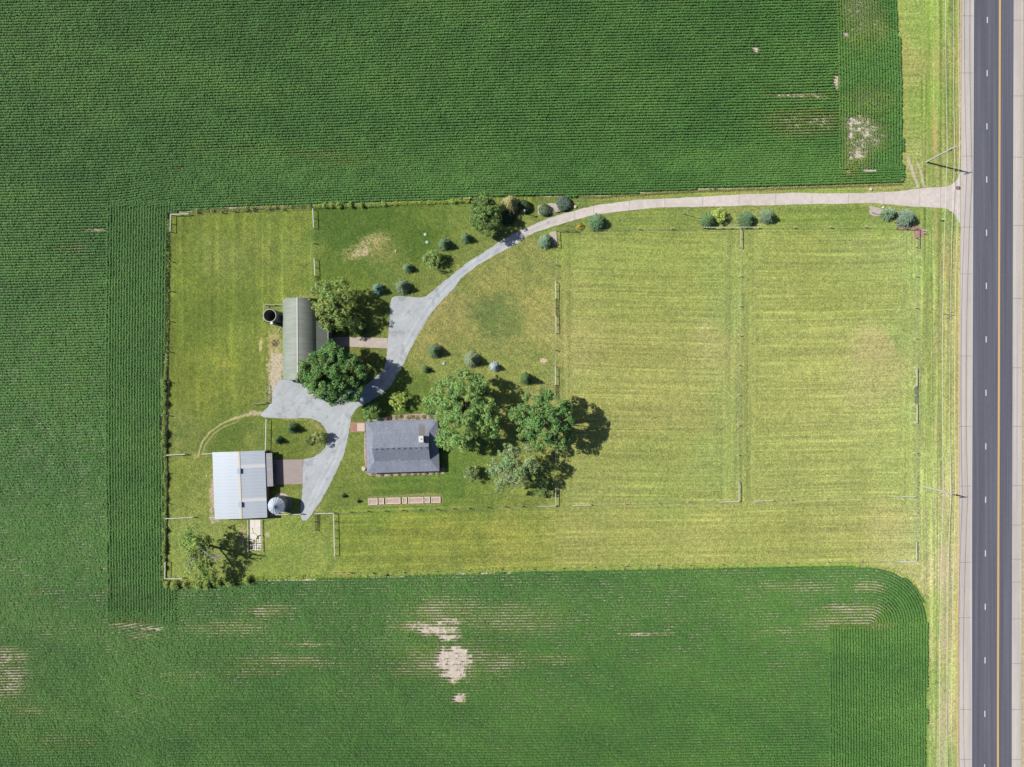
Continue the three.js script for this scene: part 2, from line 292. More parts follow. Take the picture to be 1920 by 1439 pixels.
const footSpots = [[1172, 946], [1234, 944.6], [1290, 942], [1483, 938], [1549, 935.5], [1616, 934.6], [1388.5, 518], [1387.5, 574], [1386.5, 629], [1385, 685], [1384, 741.5], [1383.6, 797.6], [1383.5, 853.5], [1716, 518], [1716, 577.5], [1715.5, 635], [1715, 690], [1715, 707], [1714.5, 726], [1714, 758], [1714.5, 776], [1715, 792], [1715.5, 849], [1716, 904.5], [1716.5, 962], [1198, 429], [1260, 428.6], [1491, 426.5], [1558, 426], [1625, 425], [757, 1075], [818, 1073], [878, 1072], [1055, 1066.5], [1115, 1065], [1174, 1062.5], [1232, 1061.5], [1293, 1061], [1354, 1060], [1415, 1058], [1475, 1057], [1552, 1055], [1614, 1054], [1415, 940]];
const cells = new Map(); // worn places filed by area, so that each texel looks at few
const put = (x0, y0, x1, y1, e) => { for (let a = Math.floor(x0 / 32); a <= Math.floor(x1 / 32); a++) for (let b = Math.floor(y0 / 32); b <= Math.floor(y1 / 32); b++) { const k = a * 1000 + b; if (!cells.has(k)) cells.set(k, []); cells.get(k).push(e); } };
for (const w of worn) { const r = Math.max(w[2], w[3]) * 1.7; put(w[0] - r, w[1] - r, w[0] + r, w[1] + r, w); }
for (const w of ruts) { const r = w[1] * 3; for (let i = 0; i + 1 < w[0].length; i++) { const [a, b] = w[0][i], [c, d] = w[0][i + 1]; put(Math.min(a, c) - r, Math.min(b, d) - r, Math.max(a, c) + r, Math.max(b, d) + r, [[[a, b], [c, d]], ...w.slice(1)]); } }
for (const [x, y] of footSpots) put(x - 5, y - 5, x + 5, y + 5, [x, y, 3.2, 2.6, 0, 216, 210, 140, 1.1]);
function mowing(px, py) { // streaks left by the mower: along x in the pasture, along the fences at its edges
  let s = 0;
  if (px > 1042) {
    const ed = Math.min(Math.abs(px - 1043), Math.abs(px - 1386), Math.abs(px - 1719));
    const alongX = py > 950 || py < 432 ? 1 : sstep(22, 40, ed);
    const wob = 5 * Math.sin(px / 170 + 0.6 + py / 300) + 3 * vn(px / 90, py / 60);
    const v = py + (py > 430 && py < 950 ? wob : (px - 1000) * 0.018);
    const a = vn(px / 170, v / 2.3) - 0.5, b = vn(px / 260 + 7, v / 6.8) - 0.5, c = Math.pow(vn(px / 120 + 31, v / 2.1 + 11), 6);
    const a2 = vn(px / 2.6, py / 150) - 0.5, b2 = vn(px / 7, py / 260 + 3) - 0.5;
    s = alongX * (0.15 * a + 0.05 * b + 0.22 * c) + (1 - alongX) * (0.14 * a2 + 0.12 * b2);
    if (px > 1726) s = 0.24 * (vn(px / 2.2, py / 90) - 0.5) + 0.24 * (vn(px / 6, py / 180) - 0.5);
  } else if (px < 590 && py < 790) s = 0.08 * (vn(px / 2.6, py / 110) - 0.5) + 0.12 * (vn(px / 8, py / 150 + 3) - 0.5) + 0.16 * Math.pow(vn(px / 6 + 9, py / 90), 4);
  else if (py > 950 && px > 625) { const q = py + (px - 800) * 0.02; s = 0.12 * (vn(px / 110, q / 3) - 0.5) + 0.09 * (vn(px / 140, q / 9) - 0.5) + 0.2 * Math.pow(vn(px / 130 + 7, q / 2.2), 6) + 0.12 * Math.exp(-Math.pow((q - 964) / 1.1, 2)) * vn(px / 9, 3); }
  else if (py > 890 && px > 650) s = 0.14 * (vn(px / 90, (py + px * 0.02) / 6) - 0.5);
  else if (px > 780) s = 0.08 * (vn((px + py) / 90, (px - py) / 5) - 0.5);
  return s;
}
const tc = [0, 0, 0];
function lawn(px, py, o) {
  const w1 = fbm(px / 34, py / 34, 3) - 0.5, w2 = fbm(px / 34 + 40, py / 34 + 11, 3) - 0.5;
  tone(px + 44 * w1, py + 44 * w2, tc);
  const big = vn(px / 26 + 5, py / 22) - 0.5, mid = fbm(px / 7, py / 7, 3) - 0.5, fine = vn(px / 1.5, py / 1.5) - 0.5, gr = vn(px / 0.62 + 3, py / 0.62) - 0.5;
  const yard = lerp(1, 0.35, sstep(1000, 1070, px));
  const dry = yard * (0.12 * big + 0.2 * mid);
  let f = 1 + 0.38 * fine + 0.34 * gr + mowing(px, py) + 0.08 * mid;
  let r = tc[0] * f * (1 + dry), g = tc[1] * f * (1 + 0.55 * dry), b = tc[2] * f * (1 + 0.8 * dry);
  const list = cells.get(Math.floor(px / 32) * 1000 + Math.floor(py / 32));
  if (list) for (const e of list) {
    let m, R, Gc, B;
    if (typeof e[0] === 'number') {
      const c = Math.cos(e[4]), s = Math.sin(e[4]), dx = px - e[0], dy = py - e[1], d = Math.hypot((dx * c + dy * s) / e[2], (-dx * s + dy * c) / e[3]);
      m = e[8] * sstep(1.25, 0.35, d + 1.1 * (fbm(px / 4.5 + e[0], py / 4.5, 3) - 0.5)); R = e[5]; Gc = e[6]; B = e[7];
      if (e[2] > 4) m *= sstep(0.2, 0.55, fbm(px / 3.2, py / 3.2, 2) + 0.35 * (e[8] - 0.5)) * (0.4 + 0.8 * sstep(0.3, 0.62, vn((px + 0.5 * py) / 2.4, (py - 0.5 * px) / 1.3) + 0.25 * (e[8] - 0.7)));
    } else { const d = distLine(e[0], px, py) / e[1]; m = e[5] * sstep(1.3, 0.3, d + 1.5 * (fbm(px / 4 + 9, py / 5, 3) - 0.5)); R = e[2]; Gc = e[3]; B = e[4]; }
    m = clamp(m); const ff = 1 + 0.12 * fine + 0.16 * gr;
    r = lerp(r, R * ff, m); g = lerp(g, Gc * ff, m); b = lerp(b, B * ff, m);
  }
  o[0] = alb(r); o[1] = alb(g); o[2] = alb(b);
}
function lawnMat(rect, w, h) {
  const t = dataTex(w, h, (i, j, o) => lawn(lerp(rect[0], rect[2], (i + 0.5) / w), lerp(rect[1], rect[3], (j + 0.5) / h), o));
  t.wrapS = t.wrapT = THREE.ClampToEdgeWrapping;
  return new THREE.MeshStandardMaterial({ map: t, roughness: 1, bumpMap: rep(grainTex, (rect[2] - rect[0]) * S / 9, (rect[3] - rect[1]) * S / 9), bumpScale: 0.05 });
}

// ------------------------------------------------------------------ ground
structure('ground', new THREE.PlaneGeometry(4000, 4000).rotateX(-Math.PI / 2).translate(0, -0.012, 0), M(new THREE.Color().setRGB(0.045, 0.09, 0.03), { roughness: 1 }), 'open green farmland around the farmstead', 'field');
structure('field_soil', sheetGeo([[-120, -110], [2040, -110], [2040, 1560], [-120, 1560]], -0.004, null, 9), matte.soil, 'pale bare soil between the crop rows', 'soil');
const cut = (poly, keep) => { // the part of an outline on one side of an upright line
  const out = []; const [x0, sgn] = keep; const inn = (p) => (p[0] - x0) * sgn >= 0;
  for (let i = 0; i < poly.length; i++) {
    const a = poly[i], b = poly[(i + 1) % poly.length];
    if (inn(a)) out.push(a);
    if (inn(a) !== inn(b)) { const t = (x0 - a[0]) / (b[0] - a[0]); out.push([x0, a[1] + t * (b[1] - a[1])]); }
  }
  return out;
};
const whole = [...farm, ...Array.from({ length: 18 }, (_, i) => { const y = lerp(BOT, TOP, i / 17); return [roadW(y) + 3, y]; })];
const yardRect = [296, 376, 1042, 1112], pastRect = [1042, 340, 1728, 1090], vergeRect = [1660, -92, 1812, 1542];
{
  const yard = cut(whole, [1042, -1]), past = cut(cut(whole, [1042, 1]), [1728, -1]), verge = cut(whole, [1728, 1]);
  // the north end of the verge lies west of x = 1728 too: the pasture sheet stops at the driveway
  structure('lawn', sheetGeo(yard, 0.004, yardRect), lawnMat(yardRect, 2048, 2048), 'mown lawn around the barn and the house', 'lawn');
  const northPart = [], southPart = [];
  for (const p of past) (p[1] < 352 && p[0] > 1600 ? northPart : southPart).push(p);
  structure('pasture', sheetGeo(past, 0.004, [1042, -92, 1728, 1542]), lawnMat([1042, -92, 1728, 1542], 1536, 2048), 'mown yellow green pasture east of the yard', 'pasture');
  structure('road_verge', sheetGeo(verge, 0.004, vergeRect), lawnMat(vergeRect, 512, 2048), 'rough grass verge beside the highway', 'verge');
}

// ------------------------------------------------------------------ highway
{
  const strip = (a, b, n = 40) => [...Array.from({ length: n + 1 }, (_, i) => { const y = lerp(TOP, BOT, i / n); return [a(y), y]; }), ...Array.from({ length: n + 1 }, (_, i) => { const y = lerp(BOT, TOP, i / n); return [b(y), y]; })];
  const aw = 256, ah = 2048;
  const asph = dataTex(aw, ah, (i, j, o) => {
    const u = i / aw, v = j / ah * 240, x = u * 10.9;
    const track = 0.05 * (vn(x * 1.3, v / 60) - 0.5) + 0.07 * (vn(x * 4, v / 30 + 9) - 0.5) + 0.05 * (vn(x * 12, v / 14) - 0.5);
    const f = 1 + track * 2.2 + 0.10 * (hash(i, j) - 0.5) + 0.06 * (fbm(x * 2, v * 2, 3) - 0.5);
    o[0] = alb(103 * f); o[1] = alb(104 * f); o[2] = alb(117 * f);
  });
  const asphaltRect = [1820, -92, 1904, 1542];
  const hw = structure('highway', sheetGeo(strip(asphW, asphE), 0.05, asphaltRect), new THREE.MeshStandardMaterial({ map: asph, roughness: 0.95, bumpMap: rep(grainTex, 4, 80), bumpScale: 0.01 }), 'dark asphalt highway running along the right side', 'road');
  const paint = M(col(226, 226, 232), { roughness: 0.7 }), yellow = M(col(240, 200, 128), { roughness: 0.7 });
  const tilt = Math.atan2(-4.2, 1440);
  for (let k = -1; k <= 15; k++) {
    const y = 37.5 + k * 99.75 + (k > 5 ? (k - 5) * 0.6 : 0), x = lerp(1851.8, 1847, clamp(y / 1340, -0.1, 1.1));
    const m = part('lane_dash', sheetGeo([[x - 0.95, y - 5.7], [x + 0.95, y - 5.7], [x + 0.95, y + 5.7], [x - 0.95, y + 5.7]], 0.054), paint, hw);
    m.castShadow = false;
  }
  const cl = (d) => (y) => lerp(1875.5, 1871.6, clamp((y + 90) / 1400)) + d;
  part('centre_line', sheetGeo(strip(cl(-1.7), cl(-0.2)), 0.054), yellow, hw);
  part('centre_line', sheetGeo(strip(cl(0.2), cl(1.7)), 0.054), yellow, hw);
  part('edge_line', sheetGeo(strip((y) => asphW(y) - 0.9, (y) => asphW(y) - 0.05), 0.054), paint, hw);
  // concrete shoulders cast in slabs
  const shTex = dataTex(128, 1024, (i, j, o) => {
    const x = i / 128, v = j / 6;
    const f = 1 + 0.05 * (vn(x * 7, v / 40) - 0.5) * 2 + 0.05 * (vn(x * 22, v / 25) - 0.5) + 0.06 * (hash(i, j) - 0.5) + 0.06 * (fbm(x * 5, v / 3, 3) - 0.5);
    o[0] = alb(208 * f); o[1] = alb(199 * f); o[2] = alb(192 * f);
  });
  const shMat = new THREE.MeshStandardMaterial({ map: shTex, roughness: 0.95 });
  const base = M(col(118, 110, 108), { roughness: 1 });
  const west = structure('road_shoulder', sheetGeo(strip((y) => roadW(y) - 0.3, (y) => asphW(y) + 0.5), 0.006), base, 'concrete shoulder between the verge and the highway', 'shoulder');
  const jw = [TOP, 30, 137, 293, 426, 514, 668, 800, 912, 1055, 1159, 1331, 1425, BOT];
  const slab = (a, b, y0, y1, parent) => {
    const g = slabGeo([[a(y0), y0 + 0.3], [b(y0), y0 + 0.3], [b(y1), y1 - 0.3], [a(y1), y1 - 0.3]], 0.044, 0.035, 1), p = g.attributes.position, uv = g.attributes.uv;
    for (let i = 0; i < p.count; i++) { const px = p.getX(i) / S + CX, py = p.getZ(i) / S + CY; uv.setXY(i, (px - a(py)) / (b(py) - a(py)), py / 1100); }
    part('concrete_slab', g, shMat, parent);
  };
  for (let i = 0; i + 1 < jw.length; i++) slab(roadW, (y) => asphW(y) - 0.05, jw[i], jw[i + 1], west);
  const east = structure('road_shoulder', sheetGeo(strip((y) => asphE(y) - 0.5, (y) => asphE(y) + 19), 0.006), base, 'concrete shoulder on the far side of the highway', 'shoulder');
  const je = [TOP, 38, 180, 295, 423, 560, 690, 800, 911, 985, 1049, 1092, 1161, 1245, 1331, 1425, BOT];
  for (let i = 0; i + 1 < je.length; i++) slab((y) => asphE(y) + 0.05, (y) => asphE(y) + 18.5, je[i], je[i + 1], east);
  structure('road_verge', sheetGeo(strip((y) => asphE(y) + 18.4, () => 2042), 0.004, null, 6), new THREE.MeshStandardMaterial({ map: mottle(200, 184, 140, 0.2, 256), roughness: 1 }), 'sandy verge beyond the far shoulder', 'verge');
}

// ------------------------------------------------------------------ driveway
{
  const n = smooth(driveNorth, 9, 0.75, 21), s = smooth(driveSouth, 9, 0.75, 23);
  // gravel part: west of x = 1045, with the yard in front of the barn and the lane to the shed
  const nW = n.filter((p) => p[0] < 1058 || p[1] > 450), sW = s.filter((p) => p[0] < 1056 || p[1] > 450);
  const yardEdge = smooth([[676, 729], [655, 734], [620, 732], [590, 725], [566, 716], [561, 711.5], [548, 711], [533, 711.5], [522, 715], [514, 729], [510, 748], [502, 763], [493, 773], [489, 779], [497, 783], [540, 784.5], [575, 784.5], [591, 788], [604, 797], [612, 809], [614, 822], [610, 838], [600, 850], [586, 858], [569, 861.5]], 8, 0.8, 27);
  const lane = smooth([[569, 861.5], [567.5, 890], [567, 908], [566, 930], [563.5, 958], [564, 971], [569, 977], [576, 974], [584, 964], [597, 945], [615, 915], [632, 880], [645, 850], [652, 820], [656, 797], [658, 781]], 8, 0.8, 29);
  const gravel = [...nW.filter((p) => true), ...yardEdge.slice(1), ...lane.slice(1), ...sW.slice(1)];
  const gw2 = 1024, gh2 = 1024, R = [480, 400, 1060, 985], mid = [[1060, 407], [1000, 430], [950, 458], [895, 490], [850, 524], [815, 560], [785, 605], [760, 650], [738, 694], [705, 728], [672, 750], [648, 775], [640, 815], [625, 860], [600, 905], [580, 950]];
  const gt = dataTex(gw2, gh2, (i, j, o) => {
    const px = lerp(R[0], R[2], i / gw2), py = lerp(R[1], R[3], j / gh2);
    const east = sstep(900, 1030, px + 60 * (fbm(px / 30, py / 30, 3) - 0.5));
    const a = fbm(px / 24, py / 24, 3) - 0.5, b = fbm(px / 4, py / 4, 3) - 0.5, along = vn((px - py) / 40, (px + py) / 6) - 0.5;
    const dc = distLine(mid, px, py), tr = Math.exp(-Math.pow((dc - 4.6) / 1.7, 2)), st = sstep(0.62, 0.8, fbm(px / 13 + 5, py / 13, 3));
    const f = 1 + 0.10 * a + 0.07 * b + 0.05 * along + tr * 0.06 - 0.10 * st + 0.10 * (hash(i, j) - 0.5);
    o[0] = alb(lerp(194, 210, east) * f); o[1] = alb(lerp(199, 203, east) * f); o[2] = alb(lerp(203, 198, east) * f);
  });
  structure('gravel_driveway', sheetGeo(gravel, 0.012, R), new THREE.MeshStandardMaterial({ map: gt, roughness: 1, bumpMap: rep(grainTex, 12, 12), bumpScale: 0.02 }), 'pale grey gravel driveway curving from the barn to the shed', 'driveway');
  // concrete part cast in slabs
  const base = structure('concrete_driveway', sheetGeo([...n.filter((p) => p[0] > 1043 && p[1] < 450).map(([a, b]) => [a, b + 0.3]), ...s.filter((p) => p[0] > 1045 && p[1] < 450).map(([a, b]) => [a, b - 0.3])], 0.006), M(col(168, 158, 152), { roughness: 1 }), 'pale concrete driveway leading to the highway', 'driveway');
  const at = (pl, x) => { for (let i = 0; i + 1 < pl.length; i++) if ((pl[i][0] - x) * (pl[i + 1][0] - x) <= 0) return pl[i][1] + (pl[i + 1][1] - pl[i][1]) * (x - pl[i][0]) / (pl[i + 1][0] - pl[i][0] || 1); return pl[0][1]; };
  const joints = [1044, 1078, 1113, 1180, 1247, 1318, 1386, 1455, 1523, 1591, 1658, 1725, 1764];
  const drTex = ['a', 'b', 'c'].map((_, i) => new THREE.MeshStandardMaterial({ map: mottle(221 + 3 * i, 211 + 2 * i, 203 + 3 * i, 0.09, 256, 6, 40, 1, 1, i * 13), roughness: 0.95 }));
  for (let k = 0; k + 1 < joints.length; k++) {
    const x0 = joints[k] + (k ? 0.35 : 0), x1 = joints[k + 1] - 0.35, nn = [], ss = [];
    for (let i = 0; i <= 8; i++) { const x = lerp(x0, x1, i / 8); nn.push([x, at(n, x)]); ss.unshift([x, at(s, x)]); }
    part('concrete_slab', slabGeo([...nn, ...ss], 0.036, 0.03, 5), drTex[k % 3], base);
  }
  const nA = [...n.filter((p) => p[0] >= 1764.8), [1764.4, at(n, 1764.4)]], sA = [[1764.4, at(s, 1764.4)], ...s.filter((p) => p[0] >= 1764.8 && p[1] < 450)];
  part('concrete_slab', slabGeo([...sA, [1801.2, 424], [1801.4, 330], ...nA], 0.037, 0.03, 5), drTex[0], base);
  // other paved pieces
  structure('concrete_pad', sheetGeo([[510, 862.5], [567.6, 862], [567, 908], [511, 909]], 0.02, null, 6), matte.pad, 'brownish concrete pad in front of the metal shed', 'pad');
  structure('barn_ramp', sheetGeo([[612, 633], [660, 632], [727, 634.5], [726, 653.5], [660, 650.5], [612, 651]], 0.016, null, 5), matte.ramp, 'pale earth ramp from the barn to the driveway', 'ramp');
}
console.log('ground done');
// ------------------------------------------------------------------ crops
function leafClump(n, seed, place, size, tilt, tint = 0.3) { // many small folded leaves round a point
  const R = rng(seed), pos = [], cl = [], nor = [], idx = [];
  const q = new THREE.Quaternion(), e = new THREE.Euler(), v = new THREE.Vector3(), nn = new THREE.Vector3();
  for (let k = 0; k < n; k++) {
    const [x, y, z, out, big] = place(R), s = size * (big ?? 1) * (0.7 + 0.6 * R());
    e.set((R() - 0.5) * tilt, R() * 6.283, (R() - 0.5) * tilt); q.setFromEuler(e);
    if (out) { nn.set(0, 1, 0); const qq = new THREE.Quaternion().setFromUnitVectors(nn, out); q.premultiply(qq); }
    const t = 1 - tint / 2 + tint * R(), b = pos.length / 3;
    for (const [a, c, h] of [[-0.5, 0, 0], [0, -0.36, 0.06], [0.5, 0, -0.04], [0, 0.36, 0.06]]) { v.set(a * s, h * s, c * s).applyQuaternion(q); pos.push(v.x + x, v.y + y, v.z + z); cl.push(t, t, t * (0.9 + 0.2 * R())); }
    nn.set(0, 1, 0).applyQuaternion(q); for (let i = 0; i < 4; i++) nor.push(nn.x, nn.y, nn.z);
    idx.push(b, b + 3, b + 2, b, b + 2, b + 1);
  }
  const g = new THREE.BufferGeometry();
  g.setAttribute('position', new THREE.Float32BufferAttribute(pos, 3)); g.setAttribute('normal', new THREE.Float32BufferAttribute(nor, 3)); g.setAttribute('color', new THREE.Float32BufferAttribute(cl, 3)); g.setIndex(idx);
  return g;
}
const leafMat = new THREE.MeshStandardMaterial({ color: 0xffffff, vertexColors: true, roughness: 0.75, side: THREE.DoubleSide });
const treeLeaf = new THREE.MeshStandardMaterial({ color: 0xffffff, vertexColors: true, roughness: 0.8, side: THREE.DoubleSide });
function instances(name, geo, list, parent, mat = leafMat) { // list of [x, y, z, sx, sy, turn, r, g, b, (up vector)]
  const im = new THREE.InstancedMesh(geo, mat, list.length), m = new THREE.Matrix4(), q = new THREE.Quaternion(), q2 = new THREE.Quaternion(), p = new THREE.Vector3(), s = new THREE.Vector3(), c = new THREE.Color(), Y = new THREE.Vector3(0, 1, 0);
  list.forEach((e, i) => {
    q.setFromAxisAngle(Y, e[5]); if (e[9]) { q2.setFromUnitVectors(Y, e[9]); q.premultiply(q2); }
    m.compose(p.set(e[0], e[1], e[2]), q, s.set(e[3], e[4], e[3])); im.setMatrixAt(i, m); im.setColorAt(i, c.setRGB(e[6], e[7], e[8]));
  });
  im.name = name; im.castShadow = im.receiveShadow = true; im.userData.kind = 'stuff'; parent.add(im); return im;
}
// places where the crop came up thin or not at all: [x, y, rx, ry, how much is missing]
const gaps = [
  [1567, 155, 5, 14, 1.6], [1415, 94, 8, 4, 1.3], [1616, 240, 36, 28, 0.72], [1606, 285, 24, 36, 0.7], [1592, 315, 12, 20, 0.66], [1640, 262, 26, 22, 0.62], [1599, 228, 11, 7, 1.2], [1622, 250, 8, 10, 1.1], [1605, 288, 6, 14, 1.1], [1594, 250, 5, 14, 1.1], [1510, 180, 70, 4, 0.7], [1520, 228, 70, 22, 0.55], [1500, 245, 50, 10, 0.5], [1610, 25, 34, 60, 0.55], [1648, 50, 14, 30, 0.6], [1585, 65, 6, 5, 0.9], [1630, 190, 40, 26, 0.45],
  [600, 289, 60, 3, 0.55], [420, 280, 80, 3, 0.5], [185, 432, 24, 1.5, 0.95], [338, 318, 10, 2.5, 0.9], [140, 466, 30, 10, 0.35],
  [822, 1182, 36, 10, 1.15], [838, 1165, 30, 7, 0.8], [840, 1195, 20, 6, 1.1], [850, 1236, 30, 22, 1.7], [846, 1264, 26, 10, 1.25], [862, 1309, 12, 9, 1.15], [848, 1278, 12, 4, 1.0], [790, 1175, 50, 10, 0.75], [830, 1145, 60, 22, 0.45], [960, 1160, 90, 26, 0.36], [850, 1240, 100, 34, 0.46], [800, 1250, 60, 22, 0.45], [920, 1240, 60, 20, 0.45],
  [14, 1232, 34, 18, 0.6], [14, 1275, 36, 34, 0.6], [50, 1330, 40, 10, 0.3], [250, 1168, 34, 9, 0.62], [282, 1179, 26, 3, 0.9], [262, 1192, 30, 6, 0.5], [580, 1208, 56, 2.4, 0.85], [430, 1176, 70, 12, 0.36], [500, 1145, 40, 10, 0.5], [530, 1240, 90, 12, 0.4], [470, 1260, 60, 8, 0.35], [70, 1110, 20, 6, 0.3], [1225, 1190, 66, 2.0, 0.75], [1480, 1186, 60, 2.0, 0.8], [1590, 1142, 60, 9, 0.6], [1632, 1150, 20, 18, 0.55], [1640, 1172, 30, 8, 0.5], [1570, 1165, 60, 12, 0.5], [1500, 1100, 60, 10, 0.3], [1625, 1100, 26, 10, 0.5], [340, 1265, 50, 2.5, 0.4], [200, 1068, 14, 3, 0.6], [210, 1108, 14, 2, 0.6], [1030, 1235, 60, 8, 0.4], [120, 1390, 60, 12, 0.2], [640, 300, 50, 10, 0.3],
];
const gapCells = new Map();
for (const e of gaps) for (let a = Math.floor((e[0] - 2 * e[2]) / 32); a <= Math.floor((e[0] + 2 * e[2]) / 32); a++) for (let b = Math.floor((e[1] - 2 * e[3]) / 32); b <= Math.floor((e[1] + 2 * e[3]) / 32); b++) { const k = a * 1000 + b; if (!gapCells.has(k)) gapCells.set(k, []); gapCells.get(k).push(e); }
function missing(px, py) {
  const l = gapCells.get(Math.floor(px / 32) * 1000 + Math.floor(py / 32)); if (!l) return 0; let m = 0;
  for (const e of l) { const d = Math.hypot((px - e[0]) / e[2], (py - e[1]) / e[3]) + 0.9 * (fbm(px / 14 + e[0], py / 3 + e[1], 3) - 0.5); m = Math.max(m, e[4] * sstep(1.65, 0.4, d)); }
  return m;
}
const cropGeo = [11, 12, 13].map((sd) => leafClump(50, sd, (R) => {
  const a = R() * 6.283; if (R() < 0.37) { const r = 0.16 + 0.26 * R(); return [r * Math.cos(a), 0.1 + 0.26 * R(), r * Math.sin(a), null, 1.3]; }
  const r = 0.264 * Math.pow(R(), 0.6); return [r * Math.cos(a), 0.95 - 2.8 * r * r - 0.22 * R(), r * Math.sin(a)];
}, 0.19, 0.9, 0.4));
{
  const ROW = 0.762 / S, STEP = 0.30 / S, R = rng(77);
  const fields = [[], [], []];
  const names = ['north', 'west', 'south'];
  const farmEdge = farm.concat([[2200, BOT], [2200, TOP - 60]]);
  const plant = (px, py) => {
    px += (R() - 0.5) * 0.5; py += (R() - 0.5) * 0.5;
    if (px < -95 || px > 1760 || py < -88 || py > 1535) return;
    if (inside(farmEdge, px, py)) return;
    const m = missing(px, py); if (R() < Math.min((m - 0.5) * 1.5, 0.965) && vn(px / 1.7, py / 1.7) < 0.86) return;
    const big = fbm(px / 130 + py / 300, py / 60 - px / 260, 3) - 0.5, mid = fbm(px / 22, py / 14, 2) - 0.5, pale = clamp(m, 0, 1);
    const k = py < 395 ? 0 : px < 306 && py < 1100 ? 1 : 2, sc = (0.92 + 0.16 * R() + 0.25 * mid) * (1 - 0.5 * clamp(m * 1.05)), f = (k === 2 ? 0.94 : 1) + 0.42 * big + 0.2 * mid + 0.2 * (R() - 0.5), right = 0.12 * sstep(1100, 1700, px);  // same crop throughout; south leaf colour darkened to offset brightness from the viewing angle
    
    fields[k].push([X(px), 0, Z(py), sc, 0.75 + 0.35 * R() + 0.3 * mid, R() * 6.283, (0.077 + 0.09 * pale + 0.05 * right) * f * (1 + 0.3 * big), (0.194 + 0.04 * pale + 0.10 * right) * f, (0.036 - 0.004 * pale + 0.03 * right) * f]);  // leaf colour rises towards the right: sunlit-side brightness painted into the tint
  };
  const slope = (v) => lerp(0.032, 0.010, clamp(v / 1300));
  const yOf = (v, x) => v - slope(v) * (x - 960) - 17 * sstep(195, 335, x) * sstep(265, 400, v) + 2.0 * Math.sin(x / 210 + v / 400);
  const corner = [1630, 1168.5];
  for (let v = -150; v < 1600; v += ROW) for (let x = -100; x < 1760; x += STEP) {
    const y = yOf(v, x);
    if (x > 1572 && y < 312 + 20 * (vn(x / 20, 4) - 0.5)) continue;                       // headland beside the verge
    if (x > 202 + 9 * vn(y / 9, 2) && x < 330 && y > 390 && y < 1145) continue;                               // rows along the west fence
    if (x > 1552 + 10 * vn(y / 8, 6) && y > 1178) continue;
    if (x > corner[0] && y > 1040) continue;
    plant(x, y);
  }
  for (let x = 1573; x < 1720; x += ROW) for (let y = -90; y < 318; y += STEP) plant(x + (y < 150 ? (y - 150) * 0.03 : 0), y);
  for (let x = 203; x < 330; x += ROW) for (let y = 380; y < 1168; y += STEP) plant(x + 2 * Math.sin(y / 160), y);
  for (let x = 1554; x < 1760; x += ROW) for (let y = x < corner[0] ? 1172 : corner[1]; y < 1540; y += STEP) plant(x + 1.2 * sstep(1168, 1400, y), y);
  for (let r = 3; r < 130; r += ROW) for (let a = 0; a < Math.PI / 2; a += STEP / r) plant(corner[0] + r * Math.sin(a), corner[1] - r * Math.cos(a));
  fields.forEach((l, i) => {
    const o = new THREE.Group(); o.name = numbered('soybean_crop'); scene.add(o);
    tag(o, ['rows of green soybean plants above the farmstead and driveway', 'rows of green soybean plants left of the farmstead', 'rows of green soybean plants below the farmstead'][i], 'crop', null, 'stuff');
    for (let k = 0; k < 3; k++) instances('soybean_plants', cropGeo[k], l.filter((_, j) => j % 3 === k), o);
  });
  console.log('crop plants', fields.map((l) => l.length).join(' '));
}
// ------------------------------------------------------------------ trees and shrubs
const ball = (rad) => (R) => { const u = R() * 2 - 1, a = R() * 6.283, r = rad * Math.cbrt(R()), s = Math.sqrt(1 - u * u); return [r * s * Math.cos(a), r * u * 0.7, r * s * Math.sin(a)]; };
const bigLeaf = [21, 22, 23].map((s) => leafClump(12, s, ball(0.44), 0.30, 1.7, 0.5));
const smallLeaf = [24, 25].map((s) => leafClump(14, s, ball(0.26), 0.17, 1.7, 0.4));
const barkGeo = (pts, r0, r1) => tube(pts, r0, r1, 7, 7);
function scatterPuffs(R, blobs, opt, add) { // blobs: [x, y, z, r]; leaf clumps on the skin of many small puffs
  blobs.forEach((b, bi) => {
    const n = Math.round((opt.puffs ?? 2.0) * b[3] * b[3]) + 3;
    for (let k = 0; k < n; k++) {
      const u = lerp(-0.45, 1, R()), a = R() * 6.283, s = Math.sqrt(1 - u * u), rr = b[3] * (0.62 + 0.38 * Math.sqrt(R()) + 0.1 * (R() - 0.5));
      const cx = b[0] + rr * s * Math.cos(a), cy = b[1] + rr * u * (opt.flat ?? 0.8), cz = b[2] + rr * s * Math.sin(a);
      if (blobs.some((c, ci) => ci !== bi && Math.hypot(cx - c[0], (cy - c[1]) / (opt.flat ?? 0.8), cz - c[2]) < c[3] - 1.7)) continue;
      add(cx, cy, cz, (opt.puffR ?? 1.0) * (0.65 + 0.7 * R()), R);
    }
  });
}
